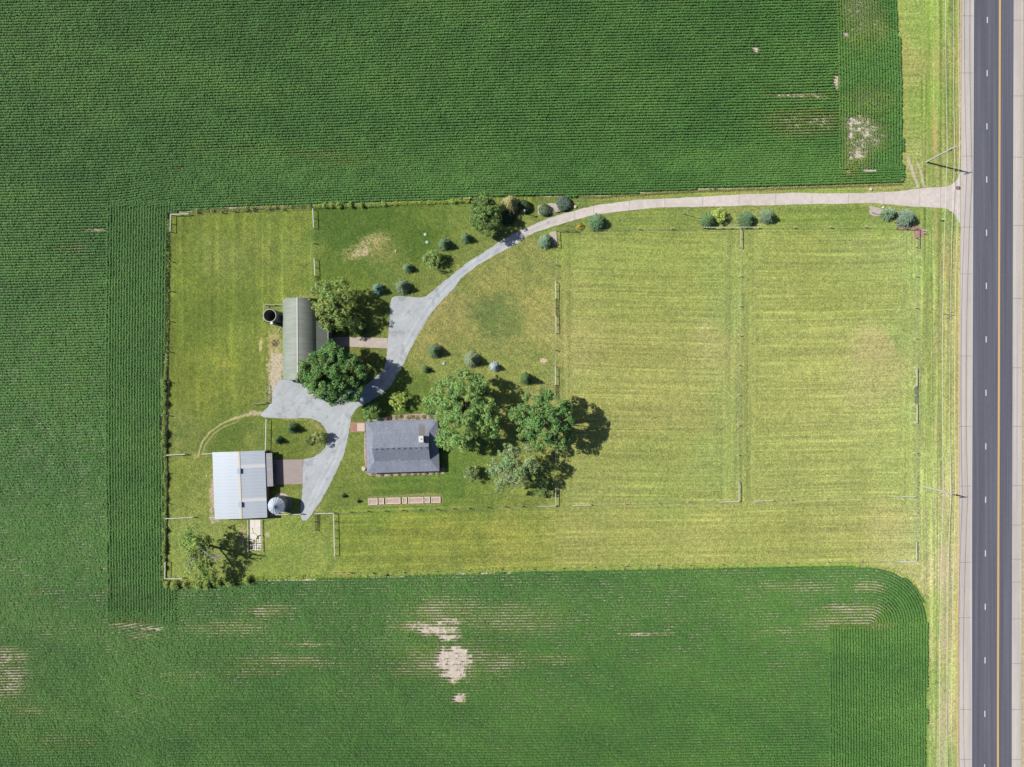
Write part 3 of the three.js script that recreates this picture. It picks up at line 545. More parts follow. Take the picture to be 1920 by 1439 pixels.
function broadleaf(name, label, category, group, o) {
  const R = rng(o.seed), [gx, gz] = G(o.at[0], o.at[1], o.h), t = thing(name, label, category, gx, gz, 0, group);
  const blobs = o.blobs.map(([px, py, r, dh = 0]) => { const h = o.h + dh, [x, z] = G(px, py, h); return [x - gx, h, z - gz, r]; });
  const lf = [(o.small ? smallLeaf : bigLeaf)[o.seed % 2]], lists = [[]];
  scatterPuffs(R, blobs, o, (cx, cy, cz, pr) => {
    const n = Math.max(5, Math.round((o.dense ?? 20) * pr * pr)), f = 0.75 + 0.5 * R(), warm = 1 + 0.4 * (R() - 0.5);
    for (let i = 0; i < n; i++) {
      const u = lerp(-0.35, 1, R()), a = R() * 6.283, s = Math.sqrt(1 - u * u), r = pr * (0.72 + 0.38 * R()), d = new THREE.Vector3(s * Math.cos(a), u * 0.9 + 0.25, s * Math.sin(a)).normalize();
      const ff = f * (0.85 + 0.3 * R()), sc = (o.leaf ?? 1) * (0.75 + 0.5 * R());
      lists[i % lf.length].push([cx + r * s * Math.cos(a), cy + r * u * 0.85, cz + r * s * Math.sin(a), sc, sc, R() * 6.283, o.color[0] * ff * warm, o.color[1] * ff, o.color[2] * ff, d]);
    }
  });
  lf.forEach((g, k) => { if (lists[k].length) { instances('crown', g, lists[k], t, treeLeaf); } });
  const rT = o.trunk ?? 0.4, top = o.h * 0.75, limbs = [];
  part('trunk', barkGeo([[0, -0.1, 0], [0.1, top * 0.4, 0.05], [-0.05, top, 0.1]], rT, rT * 0.55), matte.bark, t);
  for (const b of blobs) limbs.push(barkGeo([[0, top * 0.5, 0.05], [b[0] * 0.45, lerp(top * 0.6, b[1], 0.5), b[2] * 0.45], [b[0] * 0.95, b[1] + b[3] * 0.1, b[2] * 0.95]], rT * 0.5, 0.06));
  if (limbs.length > 1) part('limbs', mergeGeometries(limbs), matte.bark, t);
  return t;
}
// conifers: tiers of drooping sprays
function sprayGeo(seed) {
  const R = rng(seed), pos = [], cl = [], idx = [];
  const quad = (a, b, c, d, t) => { const k = pos.length / 3; for (const p of [a, b, c, d]) { pos.push(...p); cl.push(t, t, t); } idx.push(k, k + 1, k + 2, k, k + 2, k + 3); };
  for (let i = 0; i < 7; i++) {
    const x = 0.12 + i * 0.13, w = 0.30 * (1 - i / 9);
    for (const s of [-1, 1]) { const t = 0.75 + 0.5 * R(), y = 0.03 * R() - 0.10 * x * x; quad([x, y + 0.03, 0], [x + 0.10, y + 0.02, s * w * 0.4], [x + 0.20, y - 0.05, s * w], [x + 0.04, y - 0.02, s * w * 0.55], t); }
  }
  quad([0.8, -0.05, 0], [0.9, -0.07, 0.06], [1.05, -0.1, 0], [0.9, -0.07, -0.06], 1.15);
  const g = new THREE.BufferGeometry(); g.setAttribute('position', new THREE.Float32BufferAttribute(pos, 3)); g.setAttribute('color', new THREE.Float32BufferAttribute(cl, 3)); g.setIndex(idx); g.computeVertexNormals(); return g;
}
const sprays = [31, 32].map(sprayGeo);
function conifer(name, label, category, group, o) { // o: at, r (plan units), h (m), color, seed
  o.h *= 1.2; const R = rng(o.seed), r = o.r * S * (o.wide ?? 1.0), [gx, gz] = G(o.at[0], o.at[1], o.h * 0.35), t = thing(name, label, category, gx, gz, 0, group);
  const lists = [[]];
  const tiers = o.tiers ?? Math.max(7, Math.round(o.h * 2.6));
  for (let k = 0; k <= tiers; k++) {
    const f = k / tiers, rr = r * Math.pow(1 - f, o.round ?? 0.75) + 0.1, n = Math.max(5, Math.round(7 + rr * 15)), y = lerp(0.2, o.h - 0.2, f) + 0.12 * (R() - 0.5);
    for (let i = 0; i < n; i++) {
      const a = (i + R() * 0.8) / n * 6.283 + k, lift = -0.75 + 0.5 * f + 0.5 * (R() - 0.5), q = 0.75 + 0.5 * R(), edge = rr * (0.70 + 0.42 * R()), l = Math.min(edge, 0.5 + 0.35 * rr * R() + 0.2), d = Math.max(0, edge - l);
      lists[0].push([d * Math.cos(a), y, -d * Math.sin(a), l, l, 0, o.color[0] * q, o.color[1] * q, o.color[2] * q, null, a, lift]);
    }
  }
  const m = new THREE.Matrix4(), e = new THREE.Euler(), qn = new THREE.Quaternion(), c = new THREE.Color();
  [sprays[o.seed % 2]].forEach((g, k) => {
    const im = new THREE.InstancedMesh(g, leafMat, lists[k].length);
    lists[k].forEach((s, i) => { e.set(0, s[10], s[11], 'YXZ'); qn.setFromEuler(e); m.compose(new THREE.Vector3(s[0], s[1], s[2]), qn, new THREE.Vector3(s[3], Math.max(0.5, s[3]), s[3])); im.setMatrixAt(i, m); im.setColorAt(i, c.setRGB(s[6], s[7], s[8])); });
    im.name = 'crown'; im.castShadow = im.receiveShadow = true; im.userData.kind = 'stuff'; t.add(im);
  });
  part('trunk', tube([[0, -0.05, 0], [0, o.h * 0.5, 0], [0, o.h * 0.94, 0]], 0.05 + o.h * 0.018, 0.02, 5, 6), matte.bark, t);
  return t;
}
function shrub(name, label, category, group, px, py, r, h, color, seed, extra = {}) {
  const R = rng(seed), [gx, gz] = G(px, py, h * 0.5), rm = r * S, t = thing(name, label, category, gx, gz, 0, group), lists = [[]];
  const n = Math.max(8, Math.round((extra.dense ?? 26) * rm * rm + 10));
  for (let i = 0; i < n * 3; i++) {
    const u = lerp(-0.2, 1, R()), a = R() * 6.283, s = Math.sqrt(1 - u * u), k = 0.75 + 0.3 * fbm(a * 1.3 + seed, u * 2, 2), f = 0.75 + 0.5 * R(), d = new THREE.Vector3(s * Math.cos(a), u + 0.3, s * Math.sin(a)).normalize(), sc = clamp(rm * 0.8, 0.5, 1.2) * (0.7 + 0.5 * R());
    const alt = extra.mix && R() < extra.mix[3] ? extra.mix : color;
    lists[0].push([rm * k * s * Math.cos(a), Math.max(0.06, h * (0.42 + 0.55 * u * k)), rm * k * s * Math.sin(a), sc, sc, R() * 6.283, alt[0] * f, alt[1] * f, alt[2] * f, d]);
  }
  instances('foliage', smallLeaf[seed % 2], lists[0], t, treeLeaf);
  part('stem', tube([[0, -0.04, 0], [0.03, h * 0.3, 0], [0, h * 0.6, 0]], 0.06, 0.03, 4, 5), matte.bark, t);
  return t;
}
const GREEN = [0.215, 0.355, 0.095], MAPLE = [0.15, 0.285, 0.075], OLIVE = [0.25, 0.345, 0.085], GREY = [0.25, 0.345, 0.15], LIME = [0.39, 0.50, 0.11];
broadleaf('shade_tree', 'loose yellowish green tree overhanging the top right of the barn', 'tree', null, { at: [625, 578], h: 7.2, seed: 101, color: OLIVE, puffs: 1.5, puffR: 0.95, dense: 15, flat: 0.9, trunk: 0.35,
  blobs: [[600, 560, 2.7], [625, 548, 3.0, 1], [648, 556, 2.2], [612, 580, 2.8], [630, 575, 3.2, 2], [622, 604, 2.6], [650, 600, 2.6, -3], [665, 610, 1.8, -4], [640, 535, 1.6], [608, 540, 1.5]] });
broadleaf('shade_tree', 'broad dark green maple covering the lower right of the barn', 'tree', null, { at: [628, 706], h: 9.2, seed: 102, color: MAPLE, puffs: 3.0, puffR: 0.82, dense: 22, trunk: 0.5,
  blobs: [[592, 690, 3.8], [622, 680, 4.0, 1.5], [615, 715, 4.6, 2], [655, 697, 4.0, 1], [650, 726, 4.0], [602, 728, 3.0], [635, 740, 2.7, -1], [622, 656, 1.9, -1], [672, 706, 2.6, -1], [578, 708, 2.2]] });
broadleaf('shade_tree', 'largest spreading green tree, overhanging the right end of the house', 'tree', null, { at: [868, 770], h: 9, seed: 103, color: GREEN, puffs: 2.3, puffR: 0.9, dense: 19, trunk: 0.6,
  blobs: [[868, 722, 3.8], [840, 738, 4.0], [815, 762, 2.8, -1.5], [900, 722, 2.8, -1], [868, 762, 5.2, 2.5], [905, 780, 4.4, 1], [858, 800, 4.6, 1.5], [838, 825, 2.6, -1], [870, 826, 2.6, -1], [918, 808, 2.4, -1.5], [838, 776, 3.4], [885, 745, 3.2, 1]] });
broadleaf('shade_tree', 'dark green round tree beside the pasture fence, casting a long shadow', 'tree', null, { at: [1016, 792], h: 10.4, seed: 104, color: [0.165, 0.30, 0.08], puffs: 2.0, puffR: 0.76, dense: 22, trunk: 0.5,
  blobs: [[1000, 765, 3.6], [1034, 764, 3.8], [973, 778, 2.3, -1], [1018, 795, 4.8, 2], [1048, 786, 3.6, 0.5], [990, 800, 3.4], [1048, 818, 3.2, -0.5], [1015, 824, 2.8, -1], [1058, 768, 2.0], [1020, 748, 2.2]] });
broadleaf('shade_tree', 'sparse greyish green tree below the round dark tree', 'tree', null, { at: [962, 876], h: 9.6, seed: 105, color: GREY, puffs: 1.4, puffR: 0.9, dense: 13, trunk: 0.4,
  blobs: [[938, 866, 3.0], [958, 848, 2.6, 1], [982, 858, 3.2, 0.5], [945, 890, 3.2], [972, 884, 3.4, 1], [942, 910, 1.9, -1], [1000, 872, 2.2, -0.5], [925, 878, 1.8, -1], [958, 905, 1.8, -1]] });
broadleaf('shade_tree', 'dense rounded green tree between the crop edge and the driveway', 'tree', null, { at: [908, 405], h: 5.6, seed: 106, color: [0.165, 0.27, 0.07], puffs: 3.0, puffR: 0.7, dense: 30, flat: 1.1, trunk: 0.35, leaf: 0.8,
  blobs: [[903, 392, 2.9], [913, 410, 3.2, 0.6], [898, 412, 2.4], [908, 380, 2.3], [917, 430, 1.9, -0.8], [924, 395, 2.0]] });
broadleaf('shade_tree', 'half dead tree with bare grey branches in the lower left corner', 'tree', null, { at: [370, 1036], h: 7.4, seed: 107, color: [0.25, 0.37, 0.08], puffs: 1.6, puffR: 0.85, dense: 14, trunk: 0.4,
  blobs: [[363, 1003, 2.4], [372, 1022, 2.6, 1], [360, 1030, 2.0], [382, 1045, 2.2, 0.5], [372, 1066, 2.6, -1], [392, 1074, 2.4, -2], [405, 1082, 1.6, -3], [352, 1012, 1.6], [392, 1022, 1.6, -1]] });
{ // its bare branches
  const t = scene.children.find((c) => c.userData.label && c.userData.label.startsWith('half dead')), R = rng(9);
  const b = (px, py, h) => { h += 1.3; const [x, z] = G(px, py, h); return [x - t.position.x, h, z - t.position.z]; };
  for (const [a, c] of [[[385, 1040, 6], [415, 1042, 7.6]], [[378, 1030, 6.5], [400, 1046, 8.6]], [[372, 1044, 6], [346, 1058, 7.8]], [[370, 1050, 6], [352, 1072, 6.8]], [[376, 1040, 7], [358, 1046, 9]], [[385, 1030, 6], [372, 1018, 9]], [[388, 1046, 6], [412, 1050, 7]]]) {
    const A = b(...a), C = b(...c), g = [tube([A, [(A[0] + C[0]) / 2, (A[1] + C[1]) / 2 + 0.3, (A[2] + C[2]) / 2], C], 0.17, 0.06, 6, 5)];
    for (let i = 0; i < 9; i++) { const f = 0.3 + 0.7 * R(), p = [0, 1, 2].map((k) => lerp(A[k], C[k], f)), e = p.map((v, k) => v + (C[k] - A[k]) * 0.25 * R() + (R() - 0.5) * 1.6); g.push(tube([p, p.map((v, k) => (v + e[k]) / 2 + 0.05), e], 0.075, 0.035, 3, 4)); }
    part('dead_branch', mergeGeometries(g), matte.deadWood, t, 'bare grey dead branch with twigs');
  }
}
// small broadleaf trees
const small = (label, at, r, h, color, seed, name = 'small_tree') => { const m = r * S; return broadleaf(name, label, 'tree', null, { at, h: h * 0.6, seed, color, puffs: 5, puffR: 0.42, dense: 42, flat: 1.0, trunk: 0.1, small: true, leaf: 1.15, blobs: [[at[0] - r * 0.35, at[1] - r * 0.1, m * 0.6], [at[0] + r * 0.3, at[1] - r * 0.35, m * 0.55, 0.3], [at[0] + r * 0.15, at[1] + r * 0.35, m * 0.6], [at[0] - r * 0.1, at[1] - r * 0.4, m * 0.5, 0.2]] }); };
small('round light green young tree left of the driveway bend', [811, 488], 18, 4.4, [0.28, 0.40, 0.12], 201);
small('bright lime green small tree above the house in the maple shadow', [747, 752], 18, 4.6, LIME, 202);
small('green small tree touching the top left corner of the house', [697, 775], 19, 4.4, [0.21, 0.34, 0.09], 203);
small('yellow green small tree right of the dark shrub by the fence corner', [1348, 404], 13, 3.4, LIME, 204);
small('small reddish green tree below the right end of the house', [884, 889], 16, 4.2, [0.24, 0.30, 0.11], 205);
small('small green tree in the shadow of the sparse tree', [1013, 916], 18, 4.6, [0.15, 0.25, 0.07], 206);
small('small tree with reddish leaves at the edge of the turning loop', [600, 823], 15, 3.0, [0.29, 0.33, 0.10], 207);
// spruces and pines
const BLUE = [0.18, 0.26, 0.14], BG = [0.125, 0.205, 0.09], DK = [0.085, 0.15, 0.05], PALE = [0.40, 0.48, 0.48];
const con = [
  ['blue_spruce', 'blue green spruce nearest the driveway bend, left of it', [833, 457], 13, 3.8, BG], ['blue_spruce', 'small blue green spruce just below the dense rounded tree', [874, 446], 11, 3.2, BG], ['spruce_tree', 'dark little spruce left of the light green young tree', [764, 502], 11, 3.0, [0.15, 0.24, 0.11]], ['blue_spruce', 'blue green spruce at the top corner of the gravel parking spot', [754, 537], 15, 4.2, BLUE], ['spruce_tree', 'dark blue green spruce above the shadow of the barn tree', [707, 542], 13, 3.8, [0.17, 0.27, 0.17]],
  ['blue_spruce', 'dark blue green spruce at the left of the row above the largest tree', [815, 658], 14, 4.2, BG], ['blue_spruce', 'greyish spruce in the middle of the row above the largest tree', [884, 674], 16, 4.6, [0.22, 0.27, 0.145]], ['blue_spruce', 'pale silvery blue spruce right of the greyish spruce', [927, 688], 11, 3.0, PALE], ['spruce_tree', 'small dark spruce under the leftmost spruce of the row', [798, 693], 9, 2.6, DK], ['spruce_tree', 'dark narrow spruce right of the largest tree near the fence', [986, 710], 12, 5.0, DK],
  ['spruce_tree', 'dark green spruce in the grass loop, upper one', [547, 803], 12, 3.6, DK], ['spruce_tree', 'dark green spruce in the grass loop, lower one', [521, 826], 9, 2.8, DK], ['spruce_tree', 'tiny dark spruce left of the garden beds', [643, 930], 6, 1.6, DK], ['spruce_tree', 'tiny dark spruce nearest the garden beds', [671, 940], 5, 1.4, DK], ['spruce_tree', 'tiny spruce at the lower field edge below the house', [725, 1079], 4, 1.6, DK],
  ['spruce_tree', 'brownish yellow conifer with star shaped branches by the crop edge', [957, 382], 18, 6.0, [0.36, 0.33, 0.13]],
  ['round_evergreen', 'dark round evergreen standing alone at the top of the pasture', [1121, 416], 17, 3.4, [0.11, 0.2, 0.085], 0.5], ['round_evergreen', 'dark round evergreen beside the yellow green small tree', [1328, 413], 15, 3.2, [0.13, 0.22, 0.08], 0.5], ['round_evergreen', 'dark round evergreen above the fence corner', [1401, 411], 16, 3.2, [0.10, 0.185, 0.08], 0.5], ['blue_spruce', 'blue green spruce right of the fence corner', [1440, 405], 15, 3.6, BLUE, 0.6], ['blue_spruce', 'smaller blue green spruce beside the flagpole', [1668, 400], 14, 3.6, BLUE, 0.6], ['blue_spruce', 'bigger bluish spruce at the top right corner of the pasture', [1701, 408], 18, 4.2, [0.19, 0.27, 0.175], 0.6],
  ['round_evergreen', 'round bluish evergreen where the pasture fence meets the driveway', [1023, 452], 14, 3.4, [0.17, 0.26, 0.15], 0.5],
];
con.forEach(([n, l, at, r, h, c, round], i) => conifer(n, l, 'tree', null, { at, r: r * 1.17, h, color: c, seed: 300 + i, round: round ?? 0.75 }));
shrub('shrub', 'rounded shrub in the bare bed beside the driveway', 'shrub', null, 1021, 394, 11, 1.8, [0.11, 0.17, 0.09], 401);
shrub('shrub', 'bluish shrub at the right end of the bare bed', 'shrub', null, 1057, 382, 14, 2.0, [0.12, 0.19, 0.14], 402);
shrub('shrub', 'dark shrub below the brownish conifer', 'shrub', null, 982, 387, 12, 2.4, [0.06, 0.1, 0.035], 403);
shrub('shrub', 'dark shrub between the dense rounded tree and the brownish conifer', 'shrub', null, 950, 408, 14, 2.2, [0.05, 0.09, 0.035], 404);
shrub('shrub', 'yellow flowering plant below the driveway at the pasture corner', 'plant', null, 1088, 425, 7, 0.7, [0.22, 0.25, 0.07], 405, { mix: [0.6, 0.42, 0.03, 0.35] });
shrub('shrub', 'pale green bush at the left of the small reddish tree', 'shrub', null, 581, 826, 9, 0.8, [0.2, 0.27, 0.08], 406);
shrub('shrub', 'low yellow green bush under the barn tree', 'shrub', null, 668, 612, 14, 2.0, [0.2, 0.25, 0.06], 407);
shrub('shrub', 'yellowish bush left of the bigger corner spruce', 'shrub', null, 1682, 414, 5, 0.8, [0.3, 0.28, 0.06], 408);
const NTH = ['first', 'second', 'third', 'fourth', 'fifth', 'sixth', 'seventh', 'eighth', 'ninth', 'tenth'];
[[742, 783], [750, 782], [764, 782.5], [771, 782], [781, 783], [793, 782], [806, 783]].forEach(([x, y], i) => shrub('bed_shrub', `${NTH[i]} small shrub from the left in the bed above the house`, 'shrub', 'shrubs along the top of the house', x, y, 4.2, 0.8, i % 2 ? [0.24, 0.28, 0.06] : [0.14, 0.2, 0.07], 420 + i));
[[698, 890.5], [714, 890], [731, 889.5], [746, 889.5], [764, 889], [776, 888.5], [786, 888], [798, 887.5], [810, 887.5], [820, 887]].forEach(([x, y], i) => shrub('bed_shrub', `${NTH[i]} small shrub from the left in the bed below the house`, 'shrub', 'shrubs along the bottom of the house', x, y, 3.6, 0.7, [[0.25, 0.29, 0.07], [0.2, 0.22, 0.1], [0.27, 0.25, 0.15]][i % 3], 440 + i));
shrub('bed_shrub', 'small round shrub in the shadow right of the house', 'shrub', null, 830, 873, 4.5, 0.9, [0.14, 0.2, 0.06], 460);
// tall weeds left standing along the fences and field edges
{
  const R = rng(55);
  const along = (label, pts, wid, hgt, colr, density, bushy = 0) => {
    const t = new THREE.Group(); t.name = numbered('tall_weeds'); scene.add(t); tag(t, label, 'weeds', null, 'stuff');
    const lists = [[]];
    for (let i = 0; i + 1 < pts.length; i++) {
      const [ax, ay] = pts[i], [bx, by] = pts[i + 1], L = Math.hypot(bx - ax, by - ay), n = Math.round(L * density);
      for (let k = 0; k < n; k++) {
        const f = R(), g = vn((ax + (bx - ax) * f) / 7, (ay + (by - ay) * f) / 7), b = sstep(0.45, 0.8, g) * bushy, off = (R() + R() - 1) * wid * (0.6 + 0.7 * g + b * 0.8);
        const px = ax + (bx - ax) * f - (by - ay) / L * off, py = ay + (by - ay) * f + (bx - ax) / L * off, h = hgt * (0.35 + 0.8 * g * R()) * (1 + 1.6 * b), q = 0.75 + 0.5 * R(), dry = R() < 0.16 ? 1.5 : 1;
        lists[0].push([X(px), h * R(), Z(py), 0.8 + 0.7 * R(), 0.9 + 0.7 * R(), R() * 6.283, colr[0] * q * dry, colr[1] * q, colr[2] * q]);
      }
    }
    instances('weed_leaves', smallLeaf[0], lists[0], t);
  };
  const W = [0.26, 0.37, 0.07];
  along('bright green weeds along the upper part of the left fence', [[316, 412], [315, 470], [314, 530], [313.5, 620], [312, 690]], 2.0, 0.7, W, 7);
  along('bushy weeds along the lower part of the left fence', [[311, 690], [310, 740], [309, 800], [309, 850]], 3.0, 1.1, [0.2, 0.31, 0.07], 20, 0.5);
  along('weeds along the left fence beside the shed yard', [[310, 855], [311, 900], [310, 960], [309, 1050], [307, 1090]], 2.6, 0.9, [0.22, 0.33, 0.07], 12, 0.4);
  along('weeds along the upper fence of the left paddock', [[360, 396], [420, 394.5], [480, 391], [540, 389], [590, 388]], 2.6, 0.8, [0.27, 0.32, 0.09], 9, 0.4);
  along('bushy weeds along the upper fence behind the house lawn', [[590, 387], [640, 386], [700, 385], [715, 384]], 3.6, 1.1, [0.22, 0.34, 0.07], 22, 0.4);
  along('weeds along the crop edge up to the dense rounded tree', [[715, 384], [760, 381.5], [820, 379.5], [880, 376]], 3.0, 0.9, W, 14, 0.3);
  along('bushes and weeds in the lower left corner', [[308, 1094], [330, 1096], [360, 1096], [400, 1092], [430, 1088], [470, 1086]], 5.0, 1.5, [0.24, 0.34, 0.07], 30, 0.8);
  along('bright green fringe along the lower field edge', [[470, 1085], [560, 1083], [660, 1080], [760, 1077], [860, 1073], [960, 1070], [1100, 1067], [1250, 1063.5], [1400, 1061], [1520, 1059.5], [1610, 1060]], 2.8, 0.6, [0.3, 0.42, 0.075], 12, 0.2);
  along('weeds along the curved field corner by the verge', [[1610, 1060], [1655, 1064], [1685, 1074], [1708, 1090], [1724, 1110], [1733, 1132]], 1.8, 0.5, [0.3, 0.38, 0.09], 6);
  along('dry grass along the crop edge beside the concrete driveway', [[1065, 367], [1120, 370], [1200, 365], [1300, 359], [1400, 355], [1560, 350], [1690, 345]], 1.6, 0.4, [0.24, 0.26, 0.09], 4);
}
console.log('plants done');
// ------------------------------------------------------------------ barn, silo
function stripes(r, g, b, amp, n, alongU, seed) { // metal or shingle sheets: fine streaks along one direction
  return dataTex(n, n, (i, j, o) => {
    const u = (alongU ? i : j) / n, v = (alongU ? j : i) / n, w = (f, k) => { const q = (a, c) => vn(a * f + k, c * f * 14 + k); return lerp(q(u, v), q(u, v - 1), sstep(0.85, 1, v)); };
    const t = 1 + amp * (w(3, seed) - 0.5) * 1.2 + amp * (w(9, seed + 7) - 0.5) + amp * 0.5 * (hash(i, j + seed) - 0.5) + amp * 0.8 * (fbm(u * 5 + seed, v * 5, 3) - 0.5);
    o[0] = alb(r * t); o[1] = alb(g * t); o[2] = alb(b * t);
  });
}
{
  const rx = X(576.5), z0 = Z(567.5), z1 = Z(711.5), zc = (z0 + z1) / 2, L = z1 - z0;
  const t = thing('barn', 'long barn with a rounded greenish grey roof and white ridge', 'barn', rx, zc, 0.006);
  const prof = [[0, 9.0], [0.8, 8.84], [1.6, 8.54], [2.4, 8.12], [3.2, 7.52], [3.9, 6.84], [4.5, 6.02], [5.0, 5.15], [5.42, 4.2], [5.75, 3.15], [5.98, 2.1]];
  const roofMat = new THREE.MeshStandardMaterial({ map: stripes(156, 163, 150, 0.085, 512, true, 3), roughness: 0.7, metalness: 0.1 });
  const wallMat = M(col(150, 146, 140), { roughness: 0.9 }), trim = M(col(232, 230, 224));
  const half = (s) => {
    const pos = [], uv = [], idx = []; let run = 0;
    prof.forEach(([x, y], i) => {
      if (i) run += Math.hypot(x - prof[i - 1][0], y - prof[i - 1][1]);
      for (const [z, w] of [[-L / 2 - 0.25, 0], [L / 2 + 0.25, 1]]) { pos.push(s * x, y, z); uv.push(run / 9.2, w * 2.3); }
    });
    const n = prof.length;
    prof.forEach(([x, y]) => { for (const z of [-L / 2 - 0.25, L / 2 + 0.25]) { pos.push(s * (x - 0.02), y - 0.14, z); uv.push(0, 0); } });
    for (let i = 0; i + 1 < n; i++) { const a = 2 * i, b = 2 * n + 2 * i; idx.push(...(s > 0 ? [a, a + 1, a + 3, a, a + 3, a + 2, b, b + 3, b + 1, b, b + 2, b + 3] : [a, a + 3, a + 1, a, a + 2, a + 3, b, b + 1, b + 3, b, b + 3, b + 2])); }
    const e = 2 * (n - 1), f = 2 * n + e; idx.push(e, f, f + 1, e, f + 1, e + 1);
    for (let i = 0; i + 1 < n; i++) for (const k of [0, 1]) { const a = 2 * i + k, b = a + 2, c = 2 * n + a, d = c + 2; idx.push(a, b, d, a, d, c); }
    const g = new THREE.BufferGeometry(); g.setAttribute('position', new THREE.Float32BufferAttribute(pos, 3)); g.setAttribute('uv', new THREE.Float32BufferAttribute(uv, 2)); g.setIndex(idx); g.computeVertexNormals(); return g;
  };
  roofMat.side = THREE.DoubleSide;
  part('roof_slope', half(-1), roofMat, t); part('roof_slope', half(1), roofMat, t);
  box('ridge_cap', 0.26, 0.08, L + 0.5, 0, 9.03, 0, trim, t);
  const end = new THREE.Shape([...prof.map(([x, y]) => new THREE.Vector2(x - 0.16, y - 0.18)), new THREE.Vector2(5.82, 0), new THREE.Vector2(-5.82, 0), ...[...prof].reverse().map(([x, y]) => new THREE.Vector2(-(x - 0.16), y - 0.18))]);
  const eg = new THREE.ExtrudeGeometry(end, { depth: 0.15, bevelEnabled: false });
  const gable = part('gable_wall', eg, wallMat, t); gable.position.z = L / 2 - 0.2;
  const gable2 = part('gable_wall', eg, wallMat, t); gable2.position.z = -L / 2 + 0.05;
  box('door', 3.4, 3.2, 0.08, 0, 1.6, L / 2 + 0.0, M(col(206, 204, 198)), gable.parent);
  for (const s of [-1, 1]) box('side_wall', 0.15, 2.3, L - 0.1, s * 5.87, 1.15, 0, wallMat, t);
  // the lean-to built against the right side
  const zA = Z(606) - zc, zB = Z(676) - zc;
  part('lean_to_roof', plate([[4.2, 6.5, zA], [4.2, 6.5, zB], [6.9, 4.9, zB], [6.9, 4.9, zA]], 0.12, 4), roofMat, t);
  box('lean_to_fascia', 0.10, 0.18, zB - zA, 6.95, 4.84, (zA + zB) / 2, trim, t);
  box('lean_to_wall', 0.12, 4.3, zB - zA - 0.2, 6.65, 2.15, (zA + zB) / 2, wallMat, t);
  box('lean_to_wall', 1.0, 4.3, 0.12, 6.1, 2.15, zA + 0.12, wallMat, t);
  box('lean_to_wall', 1.0, 4.3, 0.12, 6.1, 2.15, zB - 0.12, wallMat, t);
  box('barn_door', 0.06, 3.2, 3.0, 6.76, 1.6, Z(642) - zc, M(col(120, 108, 100)), t);
}
{
  const h = 6.6, [x, z] = G(505.5, 592, h), r = 1.72, t = thing('silo', 'open topped grey silo beside the barn', 'silo', x, z);
  const out = new THREE.LatheGeometry([[r, 0], [r, h], [r - 0.14, h], [r - 0.14, 0.1], [0, 0.1]].map(([a, b]) => new THREE.Vector2(a, b)), 40);
  part('wall', out, new THREE.MeshStandardMaterial({ map: rep(mottle(150, 146, 142, 0.2, 256, 8, 60), 3, 2), roughness: 0.95, side: THREE.DoubleSide }), t);
  part('rim', new THREE.TorusGeometry(r - 0.06, 0.10, 8, 48).rotateX(Math.PI / 2).translate(0, h, 0), M(col(214, 208, 200)), t);
  for (let k = 1; k < 9; k++) part('hoop', new THREE.TorusGeometry(r + 0.015, 0.025, 5, 40).rotateX(Math.PI / 2).translate(0, k * 0.72, 0), matte.galvanised, t);
  const ch = cyl('chute', 0.36, h + 0.25, 0.62, (h + 0.25) / 2, r + 0.3, M(col(120, 124, 136)), t); part('chute_cap', new THREE.CylinderGeometry(0.3, 0.42, 0.14, 16).translate(0.62, h + 0.32, r + 0.3), matte.white, t);
  const p = thing('loose_plank', 'pale plank lying on the ground below the silo', 'plank', X(523.5), Z(619), 0); beam('board', [-0.45, 0.09, 0.9], [0.45, 0.09, -0.9], 0.32, 0.07, matte.greyRail, p);
}
